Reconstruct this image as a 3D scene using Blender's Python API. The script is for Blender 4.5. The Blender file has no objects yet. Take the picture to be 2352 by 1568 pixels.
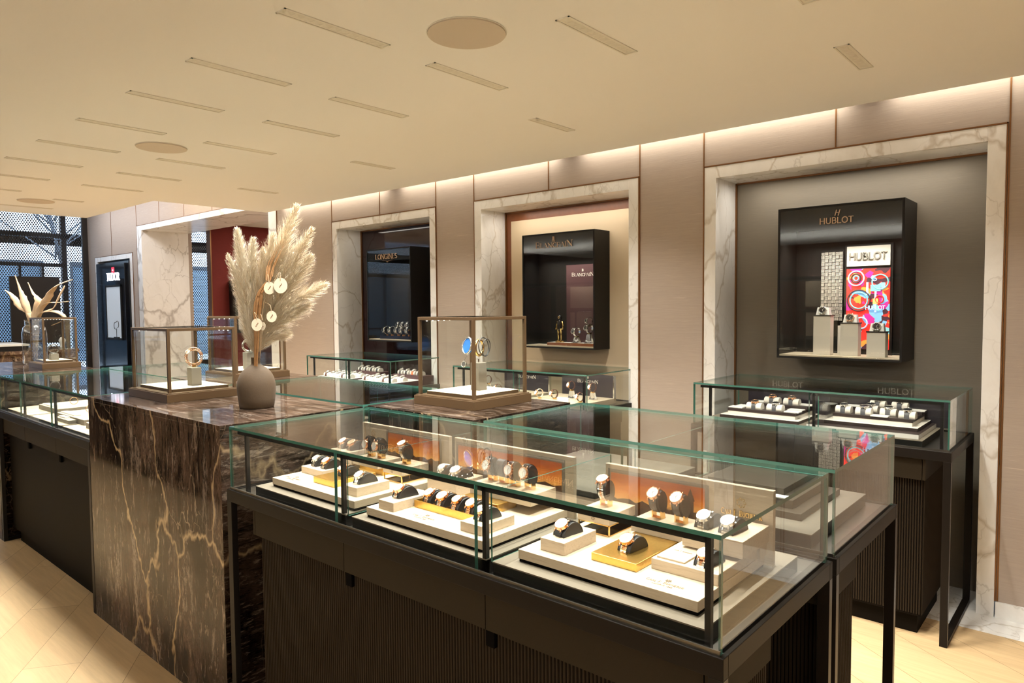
import bpy, math, random
from mathutils import Vector, Matrix
random.seed(7)
C = bpy.context.scene.collection
R = math.radians
# ---------------- camera, world, exposure ----------------
sc = bpy.context.scene
cam_d = bpy.data.cameras.new('camera'); cam = bpy.data.objects.new('camera', cam_d); C.objects.link(cam); sc.camera = cam
cam_d.sensor_width = 36; cam_d.lens = 36 * 1599.16 / 2352; cam_d.clip_start = .02; cam_d.clip_end = 200
def cam_matrix(yaw, pitch, roll, loc):
    cy, sy, cp, sp = math.cos(yaw), math.sin(yaw), math.cos(pitch), math.sin(pitch)
    f = Vector((-sy*cp, cy*cp, -sp)); r = Vector((cy, sy, 0)); u = r.cross(f)
    cr, sr = math.cos(roll), math.sin(roll)
    r2 = r*cr + u*sr; u2 = u*cr - r*sr
    m = Matrix((r2, u2, -f)).transposed().to_4x4(); m.translation = loc
    return m
cam.matrix_world = cam_matrix(R(41.1665), R(2.9125), R(-.4784), Vector((0, 0, 1.5)))
w = bpy.data.worlds.new('sky'); sc.world = w; w.use_nodes = True
w.node_tree.nodes['Background'].inputs[0].default_value = (.58, .76, 1, 1)
w.node_tree.nodes['Background'].inputs[1].default_value = 6.0
sc.view_settings.view_transform = 'Standard'; sc.view_settings.look = 'None'
sc.view_settings.gamma = 1; sc.view_settings.use_curve_mapping = False
sc.view_settings.exposure = 0.50
sc.cycles.transparent_max_bounces = 44
sc.cycles.max_bounces = 8; sc.cycles.diffuse_bounces = 4; sc.cycles.glossy_bounces = 4
sc.cycles.caustics_reflective = False; sc.cycles.caustics_refractive = False
sc.cycles.sample_clamp_indirect = 6
WARM = (1, .96, .87); NEUT = (1, .93, .82)
def area(name, loc, sx, sy, power, col, rot=(0, 0, 0), spread=180):
    d = bpy.data.lights.new(name, 'AREA'); d.shape = 'RECTANGLE'; d.size = sx; d.size_y = sy
    d.energy = power; d.color = col; d.spread = R(spread)
    o = bpy.data.objects.new(name, d); C.objects.link(o); o.location = loc; o.rotation_euler = rot
    return o
# added fill lights out of view behind and beside the camera, brightening the ceiling
area('added_fill_light', (2.2, -1.6, 1.9), 1.0, 3.0, 110, WARM, (math.pi, 0, 0))
area('added_fill_light', (-3.0, -2.6, 1.9), 5.0, .8, 125, WARM, (math.pi, 0, 0))
area('added_fill_light', (-7.5, -1.6, 1.9), 3.0, .8, 60, WARM, (math.pi, 0, 0))
# shop window daylight
area('daylight', (-12.6, 1.2, 1.8), 4.5, 2.4, 70, (.55, .74, 1), (0, R(-90), 0))
# ---------------- mesh builder ----------------
MATS = {}
def sub(o, k, v): o[k] = v
class MB:
    def __init__(s): s.v = []; s.f = []; s.m = []; s.ms = []; s.sm = []
    def mi(s, n):
        if n not in s.ms: s.ms.append(n)
        return s.ms.index(n)
    def add(s, vs, fs, mat, smooth=False):
        b = len(s.v); s.v += [tuple(p) for p in vs]; i = s.mi(mat)
        for f in fs: s.f.append([b + k for k in f]); s.m.append(i); s.sm.append(smooth)
    def box(s, x0, x1, y0, y1, z0, z1, mat, top=None, side=None, front=None):
        vs = [(x, y, z) for z in (z0, z1) for y in (y0, y1) for x in (x0, x1)]
        fs = [(0, 2, 3, 1), (4, 5, 7, 6), (0, 1, 5, 4), (2, 6, 7, 3), (0, 4, 6, 2), (1, 3, 7, 5)]
        ms = [mat, top or mat, front or mat, front or mat, side or mat, side or mat]
        b = len(s.v); s.v += vs
        for f, m in zip(fs, ms): s.f.append([b + k for k in f]); s.m.append(s.mi(m)); s.sm.append(False)
        return s
    def pane(s, x0, x1, y0, y1, z0, z1, mat='glass', edge='glass_edge'):
        d = (x1-x0, y1-y0, z1-z0); k = d.index(min(d))
        t = [edge]*3; t[k] = mat
        return s.box(x0, x1, y0, y1, z0, z1, t[2], top=t[2], side=t[0], front=t[1])
    def tube(s, pts, rad, mat, n=8, smooth=True, cap=True, flat=1.0):
        pts = [Vector(p) for p in pts]; rs = rad if isinstance(rad, (list, tuple)) else [rad]*len(pts)
        rings = []; up = Vector((0, 0, 1))
        for i, p in enumerate(pts):
            a = pts[max(i-1, 0)]; b = pts[min(i+1, len(pts)-1)]; t = (b-a)
            t = t.normalized() if t.length > 1e-9 else Vector((0, 0, 1))
            u = up if abs(t.dot(up)) < .95 else Vector((1, 0, 0))
            x = t.cross(u).normalized(); y = x.cross(t).normalized()
            rings.append([p + x*math.cos(2*math.pi*k/n)*rs[i] + y*math.sin(2*math.pi*k/n)*rs[i]*flat for k in range(n)])
        vs = [q for r in rings for q in r]; fs = []
        for i in range(len(pts)-1):
            for k in range(n): fs.append((i*n+k, i*n+(k+1) % n, (i+1)*n+(k+1) % n, (i+1)*n+k))
        if cap: fs.append(tuple(range(n))[::-1]); fs.append(tuple((len(pts)-1)*n+k for k in range(n)))
        s.add(vs, fs, mat, smooth); return s
    def cyl(s, c, axis, r, h, mat, n=24, r2=None, smooth=True):
        a = Vector(axis).normalized(); c = Vector(c)
        u = Vector((0, 0, 1)) if abs(a.z) < .9 else Vector((1, 0, 0))
        x = a.cross(u).normalized(); y = a.cross(x); r2 = r if r2 is None else r2
        vs = []
        for z, rr in ((-h/2, r), (h/2, r2)):
            vs += [c + a*z + (x*math.cos(2*math.pi*k/n) + y*math.sin(2*math.pi*k/n))*rr for k in range(n)]
        s.add(vs, [(k, (k+1) % n, n+(k+1) % n, n+k) for k in range(n)], mat, smooth)
        s.add(vs, [tuple(range(n))[::-1], tuple(range(n, 2*n))], mat, False); return s
    def lathe(s, c, prof, mat, n=40):
        vs = []; fs = []
        for r, z in prof: vs += [(c[0]+r*math.cos(2*math.pi*k/n), c[1]+r*math.sin(2*math.pi*k/n), c[2]+z) for k in range(n)]
        for i in range(len(prof)-1):
            for k in range(n): fs.append((i*n+k, i*n+(k+1) % n, (i+1)*n+(k+1) % n, (i+1)*n+k))
        s.add(vs, fs, mat, True); return s
    def ring(s, c, axis, R1, r, mat, n=28, k=8, a0=0, a1=2*math.pi):
        a = Vector(axis).normalized(); u = Vector((0, 0, 1)) if abs(a.z) < .9 else Vector((1, 0, 0))
        x = a.cross(u).normalized(); y = a.cross(x); c = Vector(c)
        full = abs(a1-a0-2*math.pi) < 1e-6
        m = n if full else n+1; vs = []; fs = []
        for i in range(m):
            t = a0+(a1-a0)*i/n; d = x*math.cos(t)+y*math.sin(t)
            for j in range(k):
                q = 2*math.pi*j/k; vs.append(c+d*(R1+r*math.cos(q))+a*r*math.sin(q))
        for i in range(n):
            for j in range(k): fs.append((i*k+j, i*k+(j+1) % k, ((i+1) % m)*k+(j+1) % k, ((i+1) % m)*k+j))
        s.add(vs, fs, mat, True); return s
    def prism(s, prof, x0, x1, mat, smooth=True, cap=None):
        # profile in YZ extruded along X
        n = len(prof); vs = [(x0, y, z) for y, z in prof]+[(x1, y, z) for y, z in prof]
        s.add(vs, [(k, n+k, n+(k+1) % n, (k+1) % n) for k in range(n)], mat, smooth)
        s.add(vs, [tuple(range(n)), tuple(range(2*n-1, n-1, -1))], cap or mat, False); return s
    def poly(s, pts, mat): s.add(pts, [tuple(range(len(pts)))], mat); return s
    def xf(s, fn): s.v = [tuple(fn(Vector(p))) for p in s.v]; return s
def mk(mb, name):
    me = bpy.data.meshes.new(name); me.from_pydata(mb.v, [], mb.f)
    for n in mb.ms: me.materials.append(MATS[n])
    me.polygons.foreach_set('material_index', mb.m); me.polygons.foreach_set('use_smooth', mb.sm)
    me.update(); return me
def O(name, mb, parent=None, bevel=0, label=None, local=False):
    if parent is not None and not local:
        off = parent.location.copy(); q = parent
        while q.parent is not None: q = q.parent; off += q.location
        mb.v = [(a-off.x, b-off.y, c-off.z) for a, b, c in mb.v]
    o = bpy.data.objects.new(name, mk(mb, name)); C.objects.link(o)
    if parent is not None: o.parent = parent
    if bevel:
        b = o.modifiers.new('bevel', 'BEVEL'); b.width = bevel; b.segments = 2; b.limit_method = 'ANGLE'; b.harden_normals = False
    if label: o['label'] = label
    return o
def T(name, label, cat, loc, group=None, rz=0):
    o = bpy.data.objects.new(name, None); C.objects.link(o); o.location = loc; o.rotation_euler = (0, 0, rz)
    o.empty_display_size = .05; o['label'] = label; o['category'] = cat
    if group: o['group'] = group
    return o
def tag(o, label, cat, group=None):
    o['label'] = label; o['category'] = cat
    if group: o['group'] = group
    return o
def S(name, mb, bevel=0):
    o = O(name, mb, bevel=bevel); o['kind'] = 'structure'; return o
# ---------------- materials ----------------
def newmat(name):
    m = bpy.data.materials.new(name); m.use_nodes = True; MATS[name] = m
    return m, m.node_tree, m.node_tree.nodes['Principled BSDF']
def pm(name, col, rough=.5, metal=0, emit=0, spec=.5, coat=0, ecol=None, noise=0, bump=0, nscale=200):
    m, nt, b = newmat(name)
    b.inputs['Base Color'].default_value = (*col, 1); b.inputs['Roughness'].default_value = rough
    b.inputs['Metallic'].default_value = metal; b.inputs['Specular IOR Level'].default_value = spec
    b.inputs['Coat Weight'].default_value = coat
    if emit:
        b.inputs['Emission Color'].default_value = (*(ecol or col), 1); b.inputs['Emission Strength'].default_value = emit
    if noise or bump:
        N = nt.nodes; L = nt.links; tc = N.new('ShaderNodeTexCoord'); t = N.new('ShaderNodeTexNoise')
        t.inputs['Scale'].default_value = nscale; t.inputs['Detail'].default_value = 4; L.new(tc.outputs['Object'], t.inputs['Vector'])
        if noise:
            mx = N.new('ShaderNodeMix'); mx.data_type = 'RGBA'
            mx.inputs[6].default_value = (*[c*(1-noise) for c in col], 1); mx.inputs[7].default_value = (*[min(1, c*(1+noise)) for c in col], 1)
            L.new(t.outputs['Fac'], mx.inputs[0]); L.new(mx.outputs[2], b.inputs['Base Color'])
        if bump:
            bp = N.new('ShaderNodeBump'); bp.inputs['Strength'].default_value = bump; bp.inputs['Distance'].default_value = .002
            L.new(t.outputs['Fac'], bp.inputs['Height']); L.new(bp.outputs[0], b.inputs['Normal'])
    return m
def ramp(nt, fac, stops):
    r = nt.nodes.new('ShaderNodeValToRGB'); nt.links.new(fac, r.inputs[0]); e = r.color_ramp.elements
    while len(e) < len(stops): e.new(.5)
    for k, (p, c) in enumerate(stops): e[k].position = p; e[k].color = (*c, 1) if len(c) == 3 else c
    return r.outputs[0]
def mapped(nt, scale, rot=(0, 0, 0), loc=(0, 0, 0), coord='pos'):
    if coord == 'pos': src = nt.nodes.new('ShaderNodeNewGeometry').outputs['Position']
    else: src = nt.nodes.new('ShaderNodeTexCoord').outputs['Object']
    mp = nt.nodes.new('ShaderNodeMapping'); mp.inputs['Scale'].default_value = scale; mp.inputs['Rotation'].default_value = rot
    mp.inputs['Location'].default_value = loc
    nt.links.new(src, mp.inputs['Vector']); return mp.outputs[0]
def noise(nt, vec, scale=1, detail=6, rough=.6, dist=0):
    n = nt.nodes.new('ShaderNodeTexNoise'); n.inputs['Scale'].default_value = scale; n.inputs['Detail'].default_value = detail
    n.inputs['Roughness'].default_value = rough; n.inputs['Distortion'].default_value = dist; nt.links.new(vec, n.inputs['Vector']); return n.outputs['Fac']
def mixc(nt, fac, a, b, mode='MIX'):
    m = nt.nodes.new('ShaderNodeMix'); m.data_type = 'RGBA'; m.blend_type = mode
    for i, x in ((0, fac), (6, a), (7, b)):
        if isinstance(x, (int, float)): m.inputs[i].default_value = x
        elif isinstance(x, tuple): m.inputs[i].default_value = (*x, 1)
        else: nt.links.new(x, m.inputs[i])
    return m.outputs[2]
def mth(nt, op, a, b=0.0, clamp=False):
    m = nt.nodes.new('ShaderNodeMath'); m.operation = op; m.use_clamp = clamp
    for i, x in ((0, a), (1, b)):
        if isinstance(x, (int, float)): m.inputs[i].default_value = x
        else: nt.links.new(x, m.inputs[i])
    return m.outputs[0]
def warp(nt, vec, amt, scale, detail=3):
    n = nt.nodes.new('ShaderNodeTexNoise'); n.inputs['Scale'].default_value = scale; n.inputs['Detail'].default_value = detail; nt.links.new(vec, n.inputs['Vector'])
    s = nt.nodes.new('ShaderNodeVectorMath'); s.operation = 'SUBTRACT'; nt.links.new(n.outputs['Color'], s.inputs[0]); s.inputs[1].default_value = (.5, .5, .5)
    k = nt.nodes.new('ShaderNodeVectorMath'); k.operation = 'SCALE'; nt.links.new(s.outputs[0], k.inputs[0]); k.inputs['Scale'].default_value = amt
    a = nt.nodes.new('ShaderNodeVectorMath'); a.operation = 'ADD'; nt.links.new(vec, a.inputs[0]); nt.links.new(k.outputs[0], a.inputs[1]); return a.outputs[0]
def veins(nt, vec, scale, width, warpamt=.5, wscale=1.5):
    v = nt.nodes.new('ShaderNodeTexVoronoi'); v.feature = 'DISTANCE_TO_EDGE'; v.inputs['Scale'].default_value = scale
    nt.links.new(warp(nt, vec, warpamt, wscale, 5), v.inputs['Vector'])
    return ramp(nt, v.outputs['Distance'], [(0, (1, 1, 1)), (width, (0, 0, 0))])
def bump(nt, b, h, st, dist=.002):
    p = nt.nodes.new('ShaderNodeBump'); p.inputs['Strength'].default_value = st; p.inputs['Distance'].default_value = dist
    nt.links.new(h, p.inputs['Height']); nt.links.new(p.outputs[0], b.inputs['Normal'])
# thin clear glass: see-through with angle dependent reflection
def glassmat(name, tint, refl0=.045, rough=0.0):
    m, nt, b = newmat(name); nt.nodes.remove(b); N = nt.nodes; L = nt.links
    out = N['Material Output']; tr = N.new('ShaderNodeBsdfTransparent'); tr.inputs[0].default_value = (*tint, 1)
    gl = N.new('ShaderNodeBsdfGlossy'); gl.inputs['Roughness'].default_value = rough; gl.inputs[0].default_value = (1, 1, 1, 1)
    lw = N.new('ShaderNodeLayerWeight'); lw.inputs['Blend'].default_value = .5
    p = mth(nt, 'POWER', lw.outputs['Facing'], 5.0); q = mth(nt, 'MULTIPLY', p, 1-refl0); q = mth(nt, 'ADD', q, refl0, True)
    mx = N.new('ShaderNodeMixShader'); L.new(q, mx.inputs[0]); L.new(tr.outputs[0], mx.inputs[1]); L.new(gl.outputs[0], mx.inputs[2])
    L.new(mx.outputs[0], out.inputs['Surface']); return m
glassmat('glass', (.985, .995, .988), .022)
glassmat('jar_glass', (.86, .87, .85), .10); glassmat('dark_glass', (.55, .53, .50), .05)
m, nt, b = newmat('glass_edge')
b.inputs['Base Color'].default_value = (.055, .165, .130, 1); b.inputs['Roughness'].default_value = .12; b.inputs['Specular IOR Level'].default_value = .8
b.inputs['Transmission Weight'].default_value = .0; b.inputs['Coat Weight'].default_value = .6
m, nt, b = newmat('clear_acrylic')
b.inputs['Transmission Weight'].default_value = .95; b.inputs['Roughness'].default_value = .03; b.inputs['Base Color'].default_value = (.95, .95, .95, 1)
# woven wall covering
def fabric(name, c1, c2, sl=260):
    m, nt, b = newmat(name); v = mapped(nt, (9, 9, sl)); n1 = noise(nt, v, 1, 4, .7)
    v2 = mapped(nt, (4, 4, 110), loc=(3, 1, 7)); n2 = noise(nt, v2, 1, 2, .5)
    slub = ramp(nt, n2, [(.70, (0, 0, 0)), (.78, (1, 1, 1))])
    base = mixc(nt, n1, c1, c2); col = mixc(nt, mth(nt, 'MULTIPLY', slub, .45), base, tuple(min(1, k*1.5) for k in c2))
    nt.links.new(col, b.inputs['Base Color']); b.inputs['Roughness'].default_value = .85
    bump(nt, b, mth(nt, 'ADD', n1, slub), .35, .0015)
fabric('wall_fabric', (.36, .295, .25), (.48, .40, .335))
fabric('wall_fabric_grey', (.19, .165, .13), (.24, .21, .165))
fabric('red_fabric', (.13, .012, .008), (.17, .018, .012), 90)
pm('ceiling_paint', (.86, .85, .81), .9)
pm('speaker_grille', (.60, .52, .42), .9, bump=.2, nscale=900)
pm('fixture_trim', (.74, .71, .62), .7); pm('fixture_cell', (.68, .65, .55), .4)
# white veined marble
def white_marble(name, scale, rot=(0, 0, 0), vc=(.46, .39, .30), w=.022):
    m, nt, b = newmat(name); v = mapped(nt, scale, rot)
    base = ramp(nt, noise(nt, v, 1.6, 8, .65, 1.2), [(.3, (.78, .76, .73)), (.55, (.89, .88, .86)), (.8, (.82, .80, .77))])
    v1 = veins(nt, v, 1.3, w, .9, 1.4); v2 = veins(nt, v, 3.1, w*.8, .7, 2.4); msk = ramp(nt, noise(nt, v, .9, 3), [(.42, (0, 0, 0)), (.6, (1, 1, 1))])
    c = mixc(nt, mth(nt, 'MULTIPLY', v1, .6), base, vc); c = mixc(nt, mth(nt, 'MULTIPLY', mth(nt, 'MULTIPLY', v2, msk), .6), c, (.36, .33, .29))
    nt.links.new(c, b.inputs['Base Color']); b.inputs['Roughness'].default_value = .22; return m
white_marble('marble_white', (1.4, 1.4, 1.0)); white_marble('marble_white_bold', (1.1, 1.1, .75), (0, .5, 0), (.26, .22, .18), .03)
# brown streaked marble with gold veins
def brown_marble(name, scale, rot, gold=1.0, light=1.0, sw=.5, spec=.38):
    m, nt, b = newmat(name); v = mapped(nt, scale, rot); vw = warp(nt, v, sw, .35, 3)
    n = noise(nt, vw, 1.0, 10, .78, .25)
    K = lambda *c: tuple(min(.8, k*light) for k in c)
    base = ramp(nt, n, [(.34, (.006, .004, .003)), (.44, K(.020, .013, .009)), (.50, K(.060, .038, .027)), (.55, K(.018, .011, .008)), (.61, K(.16, .125, .10)), (.65, K(.03, .02, .014)), (.72, K(.30, .24, .20))])
    big = ramp(nt, noise(nt, mapped(nt, (3.2, 3.2, 1.6)), 1, 5), [(.36, (.12, .11, .10)), (.50, (.55, .55, .55)), (.64, (1, 1, 1))])
    base = mixc(nt, 1.0, base, big, 'MULTIPLY')
    fine = ramp(nt, noise(nt, vw, 3.2, 8, .75, .1), [(.56, (0, 0, 0)), (.64, (1, 1, 1))])
    c = mixc(nt, mth(nt, 'MULTIPLY', fine, .55), base, K(.20, .15, .115))
    p = mapped(nt, (1.1, 1.1, .65), (.2, -.75, .2)); g1 = veins(nt, p, 1.35, .013, .5, 2.6); g2 = veins(nt, p, 3.0, .009, .5, 3.4)
    msk = ramp(nt, noise(nt, p, 1.4, 3), [(.45, (0, 0, 0)), (.58, (1, 1, 1))]); mk1 = ramp(nt, noise(nt, p, 1.9, 2), [(.34, (0, 0, 0)), (.46, (1, 1, 1))])
    c = mixc(nt, mth(nt, 'MULTIPLY', mth(nt, 'MULTIPLY', g1, mk1), .9*gold), c, (.46, .33, .19)); c = mixc(nt, mth(nt, 'MULTIPLY', mth(nt, 'MULTIPLY', g2, msk), .8*gold), c, (.36, .27, .19))
    nt.links.new(c, b.inputs['Base Color']); b.inputs['Roughness'].default_value = .07; b.inputs['Specular IOR Level'].default_value = spec; return m
brown_marble('marble_brown', (13, 13, 2.6), (0, .10, 0), 1.0, 2.0, sw=2.2, spec=.12); brown_marble('marble_brown_side', (4, 4, 20), (-.75, 0, 0), .6, 1.4, sw=1.3, spec=.2)
brown_marble('marble_brown_top', (3.2, 30, 8), (0, 0, .10), .15, 1.5, 1.6, .12)
brown_marble('marble_russet', (5, 5, 3), (0, .7, 0), .3, 2.2)
# oak chevron floor
m, nt, b = newmat('oak_floor'); v = mapped(nt, (1, 1, 1), (0, 0, R(35)))
bk = nt.nodes.new('ShaderNodeTexBrick'); nt.links.new(v, bk.inputs['Vector']); bk.inputs['Scale'].default_value = 1
bk.inputs['Brick Width'].default_value = 1.3; bk.inputs['Row Height'].default_value = .22; bk.inputs['Mortar Size'].default_value = .0012
bk.inputs['Color1'].default_value = (.60, .42, .225, 1); bk.inputs['Color2'].default_value = (.69, .50, .28, 1); bk.inputs['Mortar'].default_value = (.22, .14, .07, 1)
vg = mapped(nt, (2.5, 38, 1), (0, 0, R(35))); g = noise(nt, warp(nt, vg, .5, .5), 1, 7, .65)
c = mixc(nt, mth(nt, 'MULTIPLY', ramp(nt, g, [(.35, (1, 1, 1)), (.65, (0, 0, 0))]), .35), bk.outputs['Color'], (.34, .22, .11))
nt.links.new(c, b.inputs['Base Color']); b.inputs['Roughness'].default_value = .42
pm('bronze_metal', (.012, .009, .007), .42, metal=.0, spec=.14, noise=.12, nscale=300); pm('bronze_satin', (.05, .038, .028), .42, metal=.5)
pm('black_metal', (.008, .007, .007), .35); pm('black_lacquer', (.006, .008, .012), .12); pm('seam_black', (.003, .0025, .0025), .7, spec=.02)
pm('cabinet_bronze', (.026, .019, .0115), .55, spec=.08, noise=.15, nscale=500); pm('cabinet_rib', (.026, .0185, .012), .55, spec=.06); pm('cabinet_dark', (.007, .005, .0035), .55, spec=.04)
pm('vitrine_bronze', (.085, .050, .024), .45, metal=.05, spec=.25, noise=.1, nscale=250)
pm('copper_trim', (.22, .10, .035), .35, metal=.6)
pm('deck_dark', (.10, .082, .062), .7); pm('riser_black', (.008, .0075, .006), .6, spec=.2); pm('deck_felt', (.145, .120, .086), .8, noise=.06, nscale=900); pm('deck_cream', (.50, .42, .30), .7); pm('steel_rail', (.30, .28, .25), .3, metal=1)
m, nt, b = newmat('travertine'); v = mapped(nt, (14, 90, 160)); n1 = noise(nt, v, 1, 6, .7)
c = ramp(nt, n1, [(.3, (.38, .30, .21)), (.5, (.50, .405, .295)), (.7, (.44, .35, .25))]); pit = ramp(nt, noise(nt, mapped(nt, (60, 300, 500)), 1, 3), [(.72, (0, 0, 0)), (.76, (1, 1, 1))])
nt.links.new(mixc(nt, mth(nt, 'MULTIPLY', pit, .35), c, (.40, .28, .17)), b.inputs['Base Color']); b.inputs['Roughness'].default_value = .45
pm('gold_brushed', (.72, .45, .12), .28, metal=1, noise=.15, bump=.25, nscale=160); pm('gold', (.85, .56, .22), .18, metal=1); pm('rose_gold', (.88, .50, .30), .18, metal=1)
pm('steel', (.78, .76, .72), .16, metal=1); pm('steel_dark', (.25, .24, .23), .25, metal=1)
pm('leather_black', (.018, .018, .019), .42, bump=.2, nscale=1200); pm('leather_gloss', (.010, .009, .009), .16, bump=.5, nscale=500); pm('leather_brown', (.07, .025, .015), .4)
pm('dial_white', (.85, .82, .74), .25, coat=.5); pm('dial_silver', (.55, .53, .48), .3, metal=.4, coat=.5); pm('dial_black', (.02, .02, .022), .2, coat=.6); pm('dial_champagne', (.70, .52, .33), .3, metal=.5, coat=.5); pm('dial_blue', (.03, .12, .42), .2, coat=.6)
pm('cushion_white', (.62, .58, .51), .7); pm('cushion_grey', (.045, .045, .048), .5)
pm('strap_grey', (.07, .07, .075), .6); pm('strap_orange', (.6, .16, .05), .6); pm('blue_enamel', (.03, .16, .55), .25)
pm('macassar', (.030, .020, .018), .35, noise=.5, nscale=30); pm('tray_white', (.62, .58, .51), .55); pm('card_white', (.68, .67, .63), .5)
pm('stone_taupe', (.18, .155, .125), .8, noise=.08, nscale=300); pm('vase_clay', (.085, .055, .030), .75, noise=.1, bump=.25, nscale=120)
pm('pampas', (.86, .75, .57), .9); pm('pampas_light', (.94, .87, .73), .9); pm('pampas_dark', (.66, .50, .32), .9); pm('bark', (.42, .22, .09), .7, noise=.4, nscale=60); pm('dry_leaf', (.45, .32, .20), .7, noise=.25, nscale=30)
pm('pod', (.60, .53, .40), .6); pm('seed', (.18, .07, .03), .7)
pm('led', (1, .95, .85), .5, emit=5, ecol=(1, .93, .82)); pm('led_cool', (1, 1, 1), .5, emit=9, ecol=(.85, .95, 1)); pm('lamp_glow', (1, .8, .55), .5, emit=3.2, ecol=(1, .72, .42))
pm('wood_orange', (.20, .065, .022), .35, noise=.25, nscale=25); pm('wood_niche', (.13, .05, .022), .4, noise=.25, nscale=14); pm('cream_panel', (.66, .53, .36), .7); pm('burgundy_gloss', (.016, .006, .008), .06); pm('burgundy', (.06, .022, .024), .6); pm('case_black', (.013, .0115, .010), .45, spec=.2)
pm('letter_bronze', (.62, .44, .29), .4, metal=.2); pm('letter_gold', (.62, .42, .16), .25, metal=1); pm('letter_light', (.62, .58, .50), .4); pm('letter_print', (.16, .10, .05), .6); pm('letter_steel', (.42, .40, .36), .35, metal=.7)
pm('sign_white', (.9, .9, 1), .5, emit=2.2, ecol=(.85, .88, 1)); pm('sign_red', (.8, .02, .03), .5, emit=1.6, ecol=(1, .03, .06)); pm('panel_lit', (.62, .66, .70), .7, emit=.12, ecol=(.7, .8, .9))
pm('facade', (.68, .69, .70), .8, noise=.15, nscale=2); pm('facade_glass', (.10, .14, .18), .1); pm('facade_frame', (.03, .035, .045), .6); pm('street', (.22, .24, .27), .8); pm('pink_awning', (.6, .08, .25), .7); pm('tree_bark', (.12, .13, .15), .9)
pm('window_frame', (.020, .014, .010), .5); pm('figure_gold', (.42, .30, .12), .22, metal=1); pm('figure_black', (.05, .05, .05), .2, metal=.8)
pm('skyline', (.045, .018, .010), .7); pm('skyline_lit', (.22, .09, .035), .7); pm('dark_panel', (.020, .016, .022), .3, noise=.4, nscale=40)
# perforated metal mesh (real holes through the sheet material)
m, nt, b = newmat('perforated_mesh'); v = mapped(nt, (1, 1, 1)); N = nt.nodes; L = nt.links
sp = N.new('ShaderNodeSeparateXYZ'); L.new(v, sp.inputs[0])
k = 2*math.pi/.034
ya = mth(nt, 'SINE', mth(nt, 'MULTIPLY', mth(nt, 'ADD', mth(nt, 'ADD', sp.outputs[1], sp.outputs[0]), mth(nt, 'MULTIPLY', sp.outputs[2], .62)), k))
yb = mth(nt, 'SINE', mth(nt, 'MULTIPLY', mth(nt, 'SUBTRACT', mth(nt, 'ADD', sp.outputs[1], sp.outputs[0]), mth(nt, 'MULTIPLY', sp.outputs[2], .62)), k))
hole = mth(nt, 'GREATER_THAN', mth(nt, 'MULTIPLY', mth(nt, 'ADD', ya, yb), 1.0), -.35)
tr = N.new('ShaderNodeBsdfTransparent'); mx = N.new('ShaderNodeMixShader'); L.new(hole, mx.inputs[0]); L.new(b.outputs[0], mx.inputs[1]); L.new(tr.outputs[0], mx.inputs[2])
L.new(mx.outputs[0], N['Material Output'].inputs['Surface']); b.inputs['Base Color'].default_value = (.05, .055, .065, 1); b.inputs['Metallic'].default_value = .3
# sunset print
m, nt, b = newmat('sunset_print'); tc = nt.nodes.new('ShaderNodeNewGeometry'); sp = nt.nodes.new('ShaderNodeSeparateXYZ'); nt.links.new(tc.outputs['Position'], sp.inputs[0])
h = mth(nt, 'MULTIPLY', mth(nt, 'SUBTRACT', sp.outputs[2], .93), 7.4); nz = noise(nt, mapped(nt, (14, 14, 30)), 1, 6, .6, .8)
h2 = mth(nt, 'ADD', h, mth(nt, 'MULTIPLY', mth(nt, 'SUBTRACT', nz, .5), .5))
nt.links.new(ramp(nt, h2, [(0, (.05, .02, .014)), (.26, (.10, .035, .02)), (.36, (.95, .48, .10)), (.52, (.80, .26, .03)), (.75, (.50, .10, .012)), (1, (.30, .05, .01))]), b.inputs['Base Color']); b.inputs['Roughness'].default_value = .5
# colourful lit advertising print
m, nt, b = newmat('colour_print'); v = mapped(nt, (1, 1, 1)); vw = warp(nt, v, .10, 9, 3)
vo = nt.nodes.new('ShaderNodeTexVoronoi'); vo.inputs['Scale'].default_value = 30; nt.links.new(vw, vo.inputs['Vector'])
bw = nt.nodes.new('ShaderNodeSeparateColor'); nt.links.new(vo.outputs['Color'], bw.inputs[0])
r1 = ramp(nt, bw.outputs[0], [(0, (.85, .03, .02)), (.45, (.90, .05, .02)), (.46, (.20, .45, .75)), (.62, (.25, .60, .62)), (.63, (.55, .02, .25)), (.78, (.06, .02, .03)), (.88, (.80, .30, .05)), (1, (.25, .2, .6))])
r1.node.color_ramp.interpolation = 'CONSTANT'
nt.links.new(r1, b.inputs['Base Color']); nt.links.new(r1, b.inputs['Emission Color']); b.inputs['Emission Strength'].default_value = .45
for nme, cc in (('art_red', (.85, .03, .02)), ('art_blue', (.22, .45, .80)), ('art_teal', (.20, .58, .58)), ('art_gold', (.80, .50, .16)), ('art_pale', (.50, .62, .85)), ('art_dark', (.05, .02, .02))): pm(nme, cc, .5, emit=.4)
# ---------------- stroke lettering ----------------
def A(cx, cy, rx, ry, a0, a1, n=10): return [(cx+rx*math.cos(R(a0+(a1-a0)*i/n)), cy+ry*math.sin(R(a0+(a1-a0)*i/n))) for i in range(n+1)]
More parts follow.
